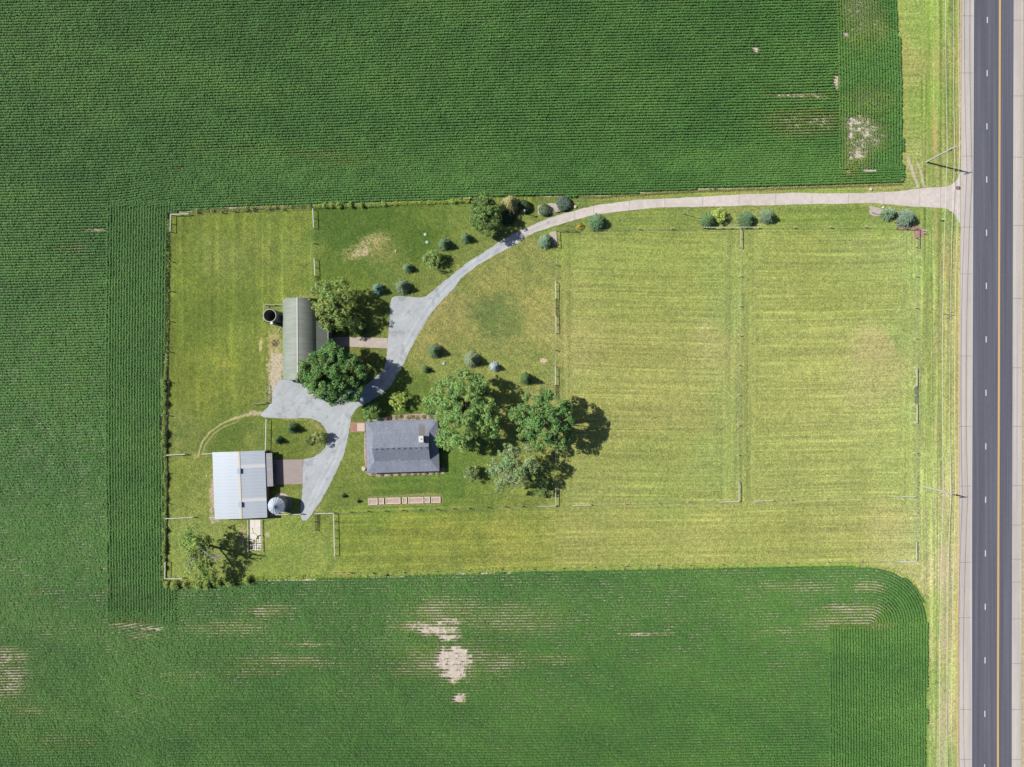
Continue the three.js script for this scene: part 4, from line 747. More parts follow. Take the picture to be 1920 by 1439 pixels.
// ------------------------------------------------------------------ machine shed and grain bin
{
  const cx = X(457.5), cz = Z(906.8), turn = 0.036, t = thing('machine_shed', 'machine shed with a pale blue white ribbed metal roof', 'shed', cx, cz, turn);
  const xl = -7.0, xr = 6.85, rx = 0.25, L = 17.7, hl = 2.95, hr = 3.1, hRidge = 3.6;
  const metal = (r, g, b, seed) => new THREE.MeshStandardMaterial({ map: stripes(r, g, b, 0.05, 256, true, seed), roughness: 0.45, metalness: 0.15 });
  const mW = metal(198, 208, 219, 1), mE = mW, sky2 = M(col(228, 226, 228), { roughness: 0.4 });
  // sheets 0.9 m wide, each with raised ribs; a translucent sheet replaces one here and there on the right slope
  const sheet = (x0, y0, x1, y1, w) => {
    const n = 9, pos = [], idx = [], uv = [], d = Math.hypot(x1 - x0, y1 - y0), nx = -(y1 - y0) / d * Math.sign(x1 - x0), ny = Math.abs(x1 - x0) / d;
    const put2 = (z, up) => { for (const [a, b, q] of [[x0, y0, 0], [x1, y1, 1]]) { pos.push(a + nx * up, b + ny * up, z); uv.push(q, z / 3); } };
    for (let k = 0; k < 3; k++) { const s = k * w / 3; for (const [z, up] of [[s, 0], [s + w / 3 - 0.11, 0], [s + w / 3 - 0.08, 0.045], [s + w / 3 - 0.03, 0.045], [s + w / 3, 0]]) put2(z, up); }
    for (let k = 0; k + 1 < pos.length / 6; k++) { const a = 2 * k; idx.push(a, a + 2, a + 3, a, a + 3, a + 1); }
    const g = new THREE.BufferGeometry(); g.setAttribute('position', new THREE.Float32BufferAttribute(pos, 3)); g.setAttribute('uv', new THREE.Float32BufferAttribute(uv, 2)); g.setIndex(idx); g.computeVertexNormals(); return g.toNonIndexed();
  };
  mW.side = mE.side = sky2.side = THREE.DoubleSide;
  const N = 20, w = (L + 0.5) / N, gl = sheet(xl - 0.2, hl - 0.05, rx, hRidge, w), gr2 = sheet(rx, hRidge, xr + 0.25, hr - 0.07, w);
  gl.computeVertexNormals(); gr2.computeVertexNormals();
  for (let k = 0; k < N; k++) {
    const z = -L / 2 - 0.25 + k * w, light = k === 4 || k === 14;
    part('roof_sheet', gl, mW, t).position.z = z;
    part('roof_sheet', gr2, light ? sky2 : mE, t, light ? 'whitish translucent roof sheet' : undefined).position.z = z;
  }
  box('ridge_cap', 0.55, 0.07, L + 0.5, rx, hRidge + 0.05, 0, M(col(232, 222, 204)), t);
  for (const z of [-3.9, 5.2]) { const v = box('ridge_vent', 0.7, 0.42, 1.3, rx + 0.05, hRidge + 0.28, z, M(col(150, 172, 196)), t); box('vent_cap', 1.25, 0.18, 1.06, 0, 0.55, 0, M(col(190, 204, 220)), v); }
  const wall = M(col(170, 150, 140), { roughness: 0.9 }), gab = (z) => faces([[[xl, 0, z], [xr, 0, z], [xr, hr - 0.1, z], [rx, hRidge - 0.12, z], [xl, hl - 0.1, z]]], 2);
  const gm = M(col(150, 132, 124), { side: THREE.DoubleSide }); part('gable_wall', gab(-L / 2 + 0.05), gm, t); part('gable_wall', gab(L / 2 - 0.05), gm, t);
  box('side_wall', 0.12, hl - 0.1, L - 0.2, xl + 0.1, (hl - 0.1) / 2, 0, wall, t); box('side_wall', 0.12, hr - 0.15, L - 0.2, xr - 0.1, (hr - 0.15) / 2, 0, wall, t);
  for (const z of [-L / 2 - 0.22, L / 2 + 0.22]) { beam('barge_board', [xl - 0.2, hl - 0.16, z], [rx, hRidge - 0.1, z], 0.05, 0.16, matte.whiteRail, t); beam('barge_board', [rx, hRidge - 0.1, z], [xr + 0.2, hr - 0.18, z], 0.05, 0.16, matte.whiteRail, t); }
  const sh = new THREE.MeshStandardMaterial({ map: stripes(196, 194, 196, 0.16, 256, true, 9), roughness: 0.9 });
  part('porch_roof', plate([[xr - 0.05, 2.95, -8.3], [xr - 0.05, 2.95, 0.75], [xr + 1.95, 2.35, 0.75], [xr + 1.95, 2.35, -8.3]], 0.1, 3), sh, t);
  for (const z of [-8.1, -5.2, -2.3, 0.55]) box('porch_post', 0.14, 2.3, 0.14, xr + 1.75, 1.15, z, matte.greyRail, t);
  box('sliding_door', 0.08, 2.6, 4.0, xr + 0.02, 1.3, -4.2, M(col(206, 202, 196)), t);
}
{
  const [x, z] = G(516.5, 949.6, 4.8), r = 2.2, hE = 4.3, hA = 5.7, t = thing('grain_bin', 'round metal grain bin with a pale conical roof', 'grain bin', x, z);
  const pr = []; for (let k = 0; k <= 60; k++) pr.push(new THREE.Vector2(r - 0.06 + 0.02 * Math.sin(k * 1.57), 0.1 + k * (hE - 0.1) / 60));
  part('wall', new THREE.LatheGeometry(pr, 48), M(col(168, 174, 180), { roughness: 0.45, metalness: 0.5, side: THREE.DoubleSide }), t);
  const pm = [M(col(214, 224, 236), { roughness: 0.45, metalness: 0.1, side: THREE.DoubleSide }), M(col(204, 216, 230), { roughness: 0.45, metalness: 0.1, side: THREE.DoubleSide })];
  for (let k = 0; k < 16; k++) {
    const a = k / 16 * 6.2832, b = (k + 1) / 16 * 6.2832, R = r + 0.12, c = (q, ra, y) => [ra * Math.cos(q), y, ra * Math.sin(q)];
    part('roof_panel', faces([[c(a, 0.28, hA), c(b, 0.28, hA), c(b, R, hE), c(a, R, hE)]]), pm[k % 2], t);
    beam('roof_rib', c(a, 0.28, hA + 0.03), c(a, R, hE + 0.03), 0.05, 0.07, matte.galvanised, t);
  }
  part('roof_cap', new THREE.CylinderGeometry(0.24, 0.34, 0.24, 14).translate(0, hA + 0.08, 0), M(col(110, 122, 150)), t);
  part('concrete_base', new THREE.CylinderGeometry(2.75, 2.75, 0.14, 44).translate(0, 0.05, 0), matte.ramp, t);
  for (const [dx, dz] of [[-0.35, 0], [0.0, 0]]) beam('ladder_rail', [r * 0.72 + dx * 0.7, 0.1, -r * 0.72 + dx * 0.7 - 0.08], [r * 0.72 + dx * 0.7, hE, -r * 0.72 + dx * 0.7 - 0.08], 0.05, 0.05, matte.galvanised, t);
}
// ------------------------------------------------------------------ house
{
  const t = thing('house', 'house with a slate blue grey shingle roof', 'house', X(757), Z(835.6), 0.03);
  const shTex = dataTex(1024, 1024, (i, j, o) => { // 20 m of roof to a side, in the house's own plan
    const x = (i < 512 ? i : i - 1024) * 20 / 1024, z = (j < 512 ? j : j - 1024) * 20 / 1024;
    const row = Math.floor(j / 8), c = Math.floor((i + (row % 2) * 9 + 6 * hash(row, 5)) / 16), f = 1 + 0.15 * (hash(c, row) - 0.5) + 0.10 * (hash(i, j) - 0.5) + (j % 8 === 0 ? -0.08 : 0) + 0.10 * (fbm(x * 0.9 + 7, z * 0.5 + 3, 3) - 0.5) + 0.06 * (vn(x * 3, z * 0.4) - 0.5);
    const m = sstep(4.6, 5.0, x) * sstep(6.7, 6.2, x) * sstep(-6.2, -5.2, z) * sstep(-2.4, -2.9, z) * (0.35 + 0.9 * fbm(x * 3, z * 2.2, 3)) * (0.5 + 0.9 * hash(c, row));
    o[0] = alb(lerp(147, 132, m) * f); o[1] = alb(lerp(153, 124, m) * f); o[2] = alb(lerp(169, 120, m) * f);
  });
  const sh = new THREE.MeshStandardMaterial({ map: shTex, roughness: 0.9, side: THREE.DoubleSide });
  const W = 9.8, D = 7.0, w = 7.4, d = 3.6, e = 2.5, m = 3.5, top = 6.1, U = 20;
  part('roof_slope', plate([[-W, e, -D], [-w, m, -d], [w, m, -d], [W, e, -D]], 0.14, U), sh, t);
  part('roof_slope', plate([[-W, e, D], [W, e, D], [w, m, d], [-w, m, d]], 0.14, U), sh, t);
  part('roof_slope', plate([[-W, e, -D], [-W, e, D], [-w, m, d], [-w, m, -d]], 0.14, U), sh, t);
  part('roof_slope', plate([[W, e, D], [W, e, -D], [w, m, -d], [w, m, d]], 0.14, U), sh, t);
  part('upper_roof_slope', plate([[-w - 0.15, m + 0.03, -d], [-w - 0.15, top, 0], [w + 0.15, top, 0], [w + 0.15, m + 0.03, -d]], 0.12, U), sh, t);
  part('upper_roof_slope', plate([[-w - 0.15, m + 0.03, d + 0.1], [w + 0.15, m + 0.03, d + 0.1], [w + 0.15, top, 0], [-w - 0.15, top, 0]], 0.12, U), sh, t);
  const gut = M(col(120, 124, 134)), siding = M(col(196, 190, 184), { side: THREE.DoubleSide });
  for (const s of [-1, 1]) part('gable_wall', faces([[[s * w, m - 0.2, -d], [s * w, m - 0.2, d], [s * w, top - 0.1, 0]]]), siding, t);
  for (const s of [-1, 1]) { box('wall', 2 * W - 1.0, e - 0.1, 0.15, 0, (e - 0.1) / 2, s * (D - 0.45), siding, t); box('wall', 0.15, e - 0.1, 2 * D - 1.1, s * (W - 0.5), (e - 0.1) / 2, 0, siding, t); }
  for (const s of [-1, 1]) { box('gutter', 2 * W, 0.12, 0.12, 0, e - 0.1, s * (D + 0.05), gut, t); box('gutter', 0.12, 0.12, 2 * D, s * (W + 0.05), e - 0.1, 0, gut, t); }
  for (let k = 0; k < 10; k++) box('roof_vent', 0.24, 0.14, 0.3, -6.4 + k * 1.5, top - 0.08, 0.3, matte.black, t);
  const ch = box('chimney', 1.1, 2.2, 1.6, 5.75, 5.9, -2.15, M(col(176, 150, 140), { roughness: 0.95 }), t);
  box('chimney_cap', 1.14, 0.06, 1.08, 0, 0.52, 0, M(col(236, 232, 232)), ch); 
  box('chimney_pot', 0.26, 0.10, 0.18, 0.05, 0.59, 0, M(col(150, 150, 156)), ch);
  for (const dx of [-0.25, 0.25]) cyl('vent_pipe', 0.09, 0.5, -0.4 + dx, m + 0.25, d + 0.0, matte.white, t);
}
console.log('buildings done');
// ------------------------------------------------------------------ fences
// a run of board fence: points are where the cap board is seen; posts stand at each point and about every step in between
function boardFence(label, pts, o = {}) {
  const h = o.h ?? 1.2, w = pts.map(([x, y]) => G(x, y, h)), t = thing(o.name ?? 'board_fence', label, o.category ?? 'fence', w[0][0], w[0][1]);
  const mat = o.mat ?? matte.whiteRail, pm = o.post ?? mat, step = o.step ?? 2.55;
  const loc = ([x, z]) => [x - w[0][0], z - w[0][1]];
  const stand = ([x, z], k) => box('post', 0.13, h - 0.02, 0.13, x, (h - 0.02) / 2, z, pm, t);
  stand(loc(w[0]));
  for (let i = 0; i + 1 < w.length; i++) {
    const a = loc(w[i]), b = loc(w[i + 1]), L = Math.hypot(b[0] - a[0], b[1] - a[1]), n = Math.max(1, Math.round(L / step));
    for (let k = 0; k < n; k++) {
      const p = [lerp(a[0], b[0], k / n), lerp(a[1], b[1], k / n)], q = [lerp(a[0], b[0], (k + 1) / n), lerp(a[1], b[1], (k + 1) / n)];
      if (o.gate && o.gate.includes(k) && i === (o.gateLeg ?? 0)) { // a pipe gate between two posts
        for (const y of [0.25, 0.5, 0.75, 1.0, 1.2]) beam('gate_rail', [p[0], y, p[1]], [q[0], y, q[1]], 0.06, 0.06, o.gateMat ?? matte.galvanised, t);
        for (const f of [0.04, 0.35, 0.65, 0.96]) box('gate_upright', 0.05, 1.0, 0.05, lerp(p[0], q[0], f), 0.72, lerp(p[1], q[1], f), o.gateMat ?? matte.galvanised, t);
      } else {
        beam('cap_board', [p[0], h + 0.02, p[1]], [q[0], h + 0.02, q[1]], o.cap ?? 0.2, 0.05, o.capMat ?? mat, t);
        for (const y of o.rails ?? []) beam('rail', [p[0], y, p[1]], [q[0], y, q[1]], 0.05, 0.16, mat, t);
      }
      stand(q);
    }
  }
  return t;
}
boardFence('white board fence in the top left corner of the left paddock', [[353, 401], [319, 402], [318.5, 434]]);
boardFence('short white board fence at the top, between paddock and house lawn', [[586, 391], [587.5, 427]]);
boardFence('white board fence with a rusty brown gate above the barn tree', [[588.5, 485], [590, 517], [592, 549]], { gate: [0], gateLeg: 1, gateMat: matte.brownWood, step: 2.4 });
boardFence('grey board fence around the silo', [[530, 571], [494.5, 571.5], [493.5, 603]], { mat: matte.greyRail });
boardFence('dark board fence left of the gravel yard', [[497, 722], [497.5, 755], [472, 758.5]], { mat: matte.darkRail, capMat: M(col(150, 148, 120)) });
boardFence('white board fence from the gravel yard down to the shed', [[498.5, 787], [497, 845]]);
boardFence('white board fence from the left field edge, above the shed', [[311, 854], [346, 852.5]]);
boardFence('short white board fence touching the top left corner of the shed', [[378, 852], [404, 851]]);
boardFence('white board fence from the left field edge, below the shed', [[309, 973], [361, 971]]);
boardFence('short white rail touching the bottom left corner of the shed', [[392, 971], [405, 971]], { step: 1.8 });
boardFence('white board fence in the bottom left corner of the farmyard', [[309, 1055], [308.5, 1086], [341, 1085.5]]);
boardFence('white board fence between the grain bin and the gravel lane', [[506, 966], [564, 965]], { step: 2.8 });
boardFence('white board fence with a brown gate leg below the gravel lane', [[590, 996], [590, 964], [625, 963], [627, 1044]], { gate: [0, 1], gateLeg: 0, gateMat: matte.brownWood });
boardFence('white board fence with a grey gate between the yard and the pasture', [[1041.5, 528], [1042.5, 624]], { gate: [2, 3], step: 2.37 });
boardFence('white board fence with a brown gate above the round dark tree', [[1041, 688], [1041.5, 722], [1041.5, 747]], { gate: [0, 1], gateLeg: 1, gateMat: matte.brownWood, step: 2.4 });
boardFence('grey board fence corner below the small tree in shadow', [[1042, 914], [1042, 949.5], [1008, 950]], { mat: matte.greyRail, capMat: M(col(206, 204, 198)) });
boardFence('dark board fence corner beside the round bluish evergreen', [[1080, 432], [1044, 431.5], [1045.5, 463]], { mat: matte.darkRail });
boardFence('pinkish board fence at the bottom left of the pasture', [[1073, 948.5], [1109, 948]], { mat: matte.pinkWood, capMat: M(col(222, 206, 196)) });
boardFence('grey board fence along the top of the pasture below three evergreens', [[1322, 426.5], [1426, 426]], { mat: matte.greyRail, capMat: M(col(196, 194, 178)) });
boardFence('pale board fence running down from the fence below three evergreens', [[1389.5, 429], [1389.5, 463]], { mat: matte.pinkWood, capMat: M(col(214, 204, 190)) });
boardFence('pale board fence corner at the bottom of the middle pasture fence', [[1386, 906], [1386, 941], [1350, 942]]);
boardFence('pink board fence right of the bottom pasture corner', [[1415, 940], [1451, 939.5]], { mat: matte.pinkWood, capMat: M(col(232, 212, 200)) });
boardFence('pale board fence with a grey gate beside the verge', [[1719.5, 690], [1720, 793]], { gate: [2, 3], step: 2.5 });
boardFence('pale board fence at the right end of the lower pasture line', [[1681, 932.5], [1718, 932]]);
boardFence('pale board fence in the bottom right corner of the lower strip', [[1719, 1016], [1719, 1053], [1684, 1053.5]]);
boardFence('dark board fence corner beside the bigger bluish spruce', [[1685, 427.5], [1723.5, 428], [1723.5, 463]], { mat: matte.darkRail, capMat: M(col(150, 128, 116)) });
boardFence('reddish board fence by the lower field edge', [[625, 1076.5], [657, 1076]], { mat: matte.pinkWood, capMat: M(col(214, 158, 132)) });
// wire fences: a post at each point, wires between them
function wireFence(label, pts, o = {}) {
  const w = pts.map(([x, y]) => G(x, y, 0.7)), t = thing('wire_fence', label, 'fence', w[0][0], w[0][1]);
  const loc = w.map(([x, z]) => [x - w[0][0], z - w[0][1]]), R = rng(pts.length * 31 + Math.round(pts[0][0]));
  loc.forEach(([x, z], i) => { if (!(o.skip ?? []).includes(i)) { const m = cyl('post', 0.12, 1.4, x, 0.66, z, o.mat ?? matte.postWood, t); m.rotation.set((R() - 0.5) * 0.08, 0, (R() - 0.5) * 0.08); } });
  for (const y of [0.45, 0.85, 1.22]) {
    const g = [];
    for (let i = 0; i + 1 < loc.length; i++) { const a = loc[i], b = loc[i + 1]; g.push(tube([[a[0], y, a[1] + 0.09], [(a[0] + b[0]) / 2, y - 0.03, (a[1] + b[1]) / 2 + 0.09], [b[0], y, b[1] + 0.09]], 0.012, 0.012, 4, 4)); }
    part('wire', mergeGeometries(g), matte.wire, t);
  }
}
wireFence('wire fence along the top of the left paddock', [[353, 401], [370, 398.5], [415, 398], [438, 396], [475, 395], [530, 393], [587, 391]], { skip: [0, 6] });
wireFence('wire fence down the left side beside the crop', [[318.5, 434], [319.5, 490], [318.5, 546], [318, 603], [317, 660], [316.5, 717], [315, 780], [311, 854], [313, 888], [312, 945], [309, 973], [309, 1055]], { skip: [0, 7, 10, 11] });
wireFence('wire fence between the paddock and the house lawn', [[587.5, 427], [588, 456], [588.5, 485]], { skip: [0, 2] });
wireFence('wire fence below the garden beds', [[625, 963], [658, 961], [690, 959.6], [722.5, 959], [755, 958], [787, 957], [819, 956.3], [851, 955.3], [881, 954.6], [915, 953], [948, 951.6], [980, 951], [1008, 950]], { skip: [0, 12], mat: matte.darkRail });
wireFence('wire fence along the lower field edge', [[657, 1076], [699, 1076], [757.5, 1074.8], [818, 1072.5], [878, 1071], [940, 1069], [1000, 1068], [1055, 1066.5], [1115, 1065], [1174, 1062.5], [1232.5, 1061.3], [1293, 1061], [1354, 1059.5], [1415, 1058], [1475, 1057], [1552, 1055], [1614, 1054], [1684, 1053.5]], { skip: [0, 17] });
wireFence('wire fence between the pasture and the lower strip, left half', [[1109, 948], [1172, 946], [1234, 944.6], [1290, 942], [1350, 942]], { skip: [0, 4] });
wireFence('wire fence between the pasture and the lower strip, right half', [[1451, 939.5], [1483, 938], [1549, 935.5], [1616, 934.6], [1681, 932.5]], { skip: [0, 4] });
wireFence('wire fence dividing the two halves of the pasture', [[1389.5, 463], [1389, 518], [1388, 574], [1387, 629], [1385.5, 685], [1384.6, 741.5], [1384, 797.6], [1384, 853.5], [1386, 906]], { skip: [0, 8] });
wireFence('wire fence beside the verge, above the grey gate', [[1723.5, 463], [1719, 518], [1719, 577.5], [1718.5, 635], [1719.5, 690]], { skip: [0, 4] });
wireFence('wire fence beside the verge, below the grey gate', [[1720, 793], [1718.5, 849], [1718.5, 904.5], [1718, 932], [1719, 962], [1719, 1016]], { skip: [0, 3, 5] });
wireFence('wire fence along the top of the pasture, left part', [[1080, 432], [1140, 430.5], [1198, 429], [1260, 428.6], [1322, 426.5]], { skip: [0, 1, 4] });
wireFence('wire fence along the top of the pasture, right part', [[1426, 426], [1491, 426.5], [1558, 426], [1625, 425.5], [1685, 427.5]], { skip: [0, 4] });
wireFence('wire fence between the yard and the pasture, top piece', [[1045.5, 463], [1043, 497], [1041.5, 528]], { skip: [0, 2], mat: matte.darkRail });
wireFence('wire fence between the yard and the pasture, middle piece', [[1042.5, 624], [1042, 657], [1041, 688]], { skip: [0, 2], mat: matte.darkRail });
wireFence('wire fence passing under the round dark tree', [[1041.5, 747], [1042, 790], [1042, 830], [1042, 872], [1042, 914]], { skip: [0, 4] });
console.log('fences done');
// ------------------------------------------------------------------ utility poles and wires
{
  const tops = [];
  const pole = (label, base, h, arms) => {
    const t = thing('utility_pole', label, 'utility pole', X(base[0]), Z(base[1]));
    part('shaft', new THREE.CylinderGeometry(0.19, 0.26, h, 12).translate(0, h / 2 - 0.1, 0), matte.poleWood, t);
    for (const [y, len, dir] of arms) {
      const c = Math.cos(dir), s = Math.sin(dir), off = 0.18;
      beam('crossarm', [-len / 2 * c + off * s, y, len / 2 * s + off * c], [len / 2 * c + off * s, y, -len / 2 * s + off * c], 0.16, 0.16, matte.poleWood, t);
      for (const f of [-0.92, 0, 0.92]) part('insulator', new THREE.CylinderGeometry(0.06, 0.1, 0.28, 8).translate(f * len / 2 * c + off * s, y + 0.2, -f * len / 2 * s + off * c), M(col(226, 226, 220), { roughness: 0.3 }), t);
    }
    part('transformer', new THREE.CylinderGeometry(0.28, 0.28, 0.95, 14).translate(0.45, h - 3.2, 0.12), M(col(196, 198, 196), { roughness: 0.5 }), t);
    return t;
  };
  const a = pole('leaning looking tall utility pole beside the driveway mouth', [1737.4, 304], 12.7, [[12.2, 2.2, 0.3], [9.0, 1.6, 0.3]]);
  a.userData.label = 'tall wooden utility pole beside the driveway mouth';
  pole('tall wooden utility pole at the lower part of the verge', [1732.8, 913], 12.0, [[11.6, 2.2, 0.1], [8.2, 1.4, 0.1]]);
  // three wires; each hangs between the poles of the line, which goes on past both ends
  const run = [[-305, 1742], [304, 1737.4], [913, 1732.8], [1522, 1728]];
  [['lower wire of the power line beside the highway', 0.4, -3.9, 1.15, 2], ['middle wire of the power line beside the highway', 0.2, -0.6, 1.0, 0], ['upper wire of the power line, nearest the highway', 1.0, 0.1, 1.0, 1]].forEach(([label, dx, dy, sag]) => {
    const g = [];
    for (let i = 0; i + 1 < run.length; i++) {
      const hA = (i === 1 ? 12.4 : i === 2 ? 11.8 : 12.3) + dy, hB = (i === 0 ? 12.4 : i === 1 ? 11.8 : 12) + dy, pts = [];
      for (let k = 0; k <= 12; k++) { const f = k / 12; pts.push([X(lerp(run[i][1], run[i + 1][1], f)) + dx, lerp(hA, hB, f) - sag * 4 * f * (1 - f), Z(lerp(run[i][0], run[i + 1][0], f))]); }
      g.push(tube(pts, 0.04, 0.04, 24, 5));
    }
    const m = new THREE.Mesh(mergeGeometries(g), M(col(242, 242, 226), { roughness: 0.5 })); m.name = numbered('power_wire'); m.castShadow = m.receiveShadow = true; scene.add(m); tag(m, label, 'wire', 'wires of the power line');
  });
  const lamp = (name, label, cat, base, h, head) => { const t = thing(name, label, cat, X(base[0]), Z(base[1])); part('shaft', new THREE.CylinderGeometry(0.06, 0.1, h, 10).translate(0, h / 2, 0), matte.poleWood, t); head(t, h); return t; };
  lamp('yard_pole', 'short grey pole between the driveway and the pasture', 'pole', [1279.5, 401.5], 6.2, (t, h) => { box('cap', 0.22, 0.1, 0.22, 0, h + 0.03, 0, matte.greyRail, t); });
  lamp('lamp_post', 'lamp post with a white head left of the smaller blue spruce', 'lamp post', [1634.5, 399], 5.6, (t, h) => { part('lamp_head', new THREE.SphereGeometry(0.3, 14, 10).translate(0.15, h, 0.0), matte.white, t); beam('arm', [0, h - 0.4, 0], [0.4, h - 0.1, 0], 0.06, 0.06, matte.greyRail, t); });
  lamp('bird_house_pole', 'thin pale blue pole by the shrubs above the driveway', 'pole', [983, 401], 3.4, (t, h) => { box('bird_house', 0.4, 0.35, 0.4, 0, h + 0.15, 0, M(col(176, 196, 206)), t); });
}
// ------------------------------------------------------------------ beds, walks and slabs around the house
{
  const bedSheet = (name, label, pts, mat, y = 0.02) => structure(name, sheetGeo(smooth([...pts, pts[0]], 3, 0.3, pts[0][0]), y, null, 3), mat, label, 'bed');
  bedSheet('mulch_bed', 'mulched bed along the top of the house', [[736, 779], [815, 778], [822, 786], [823, 792], [736, 793], [690, 796], [688, 790], [700, 787]], matte.mulch);
  bedSheet('mulch_bed', 'mulched bed along the bottom of the house', [[684, 872], [694, 872], [696, 882], [760, 882], [822, 880], [832, 876], [833, 888], [822, 890], [760, 892], [696, 893], [686, 886]], matte.mulch);
  bedSheet('mulch_bed', 'narrow mulched bed along the left wall of the house', [[683, 812], [692, 812], [694, 872], [685, 872]], matte.mulch);
  bedSheet('mulch_bed', 'bare earth bed beside the driveway by the crop edge', [[1008, 386], [1040, 381], [1050, 390], [1044, 396], [1026, 402], [1010, 402]], matte.ramp);
  bedSheet('mulch_bed', 'pinkish bed at the foot of the lamp post', [[1631, 386], [1640, 388], [1654, 393], [1657, 401], [1650, 405], [1632, 402]], matte.ramp);
  bedSheet('mulch_bed', 'reddish mulch bed at the top right pasture corner', [[1684, 422], [1700, 424], [1722, 424], [1737, 433], [1736, 440], [1726, 445], [1715, 446], [1713, 434], [1700, 431], [1685, 430]], matte.redMulch);
  bedSheet('mulch_bed', 'bare patch under the round bluish evergreen', [[1030, 436], [1043, 434], [1045, 452], [1042, 460], [1034, 452]], matte.ramp);
  bedSheet('gravel_strip', 'tan gravel strip under the garden beds', [[688, 931], [740, 929.5], [828, 927.5], [830, 945], [760, 948], [689, 950]], new THREE.MeshStandardMaterial({ map: mottle(140, 144, 84, 0.3, 256, 12, 80), roughness: 1 }), 0.014);
  // brick walk with a lighter slab
  const [wx, wz] = [X(670), Z(801.5)], walk = thing('brick_walk', 'red brick walk with a pale slab left of the house', 'walk', wx, wz, 0.01), brick = [M(col(196, 146, 124)), M(col(184, 134, 112)), M(col(204, 158, 138))];
  const R = rng(4);
  for (let i = 0; i < 12; i++) for (let j = 0; j < 4; j++) box('brick', 0.135, 0.06, 0.66, -1.93 + i * 0.15 + 0.06, 0.03, -1.04 + j * 0.69, brick[Math.floor(R() * 3)], walk);
  for (let i = 0; i < 13; i++) for (const s of [-1, 1]) box('brick', 0.15, 0.06, 0.2, -0.13 + i * 0.165, 0.03, s * 1.24, brick[Math.floor(R() * 3)], walk);
  box('pale_slab', 2.1, 0.07, 2.2, 0.95, 0.035, 0, M(col(226, 200, 184)), walk);
  // seven raised garden beds
  const frame = M(col(244, 234, 212)), soil = new THREE.MeshStandardMaterial({ map: rep(mottle(208, 178, 168, 0.25, 256, 10, 60), 1, 1), roughness: 1 });
  const beds = [[691, 708, 935, 946.5], [710.6, 720, 934.7, 945.6], [723.5, 751, 933.6, 945], [754.7, 763, 933, 944.4], [765.6, 794, 932.7, 944], [796, 806, 932, 943], [808.6, 826, 931.9, 942.8]];
  const say = ['raised garden bed at the left end of the row', 'small garden bed second from the left in the row', 'long garden bed third from the left in the row', 'smallest garden bed in the middle of the row', 'long garden bed third from the right in the row', 'small garden bed second from the right in the row', 'raised garden bed at the right end of the row'];
  beds.forEach(([x0, x1, y0, y1], i) => {
    const t = thing('garden_bed', say[i], 'garden bed', X((x0 + x1) / 2), Z((y0 + y1) / 2), 0.02, 'row of raised garden beds'), w = (x1 - x0) * S, d = (y1 - y0) * S;
    for (const s of [-1, 1]) { box('frame_board', w, 0.3, 0.17, 0, 0.15, s * (d / 2 - 0.085), frame, t); box('frame_board', 0.17, 0.3, d - 0.34, s * (w / 2 - 0.085), 0.15, 0, frame, t); }
    box('bed_soil', w - 0.34, 0.2, d - 0.34, 0, 0.1, 0, soil, t);
  });
}
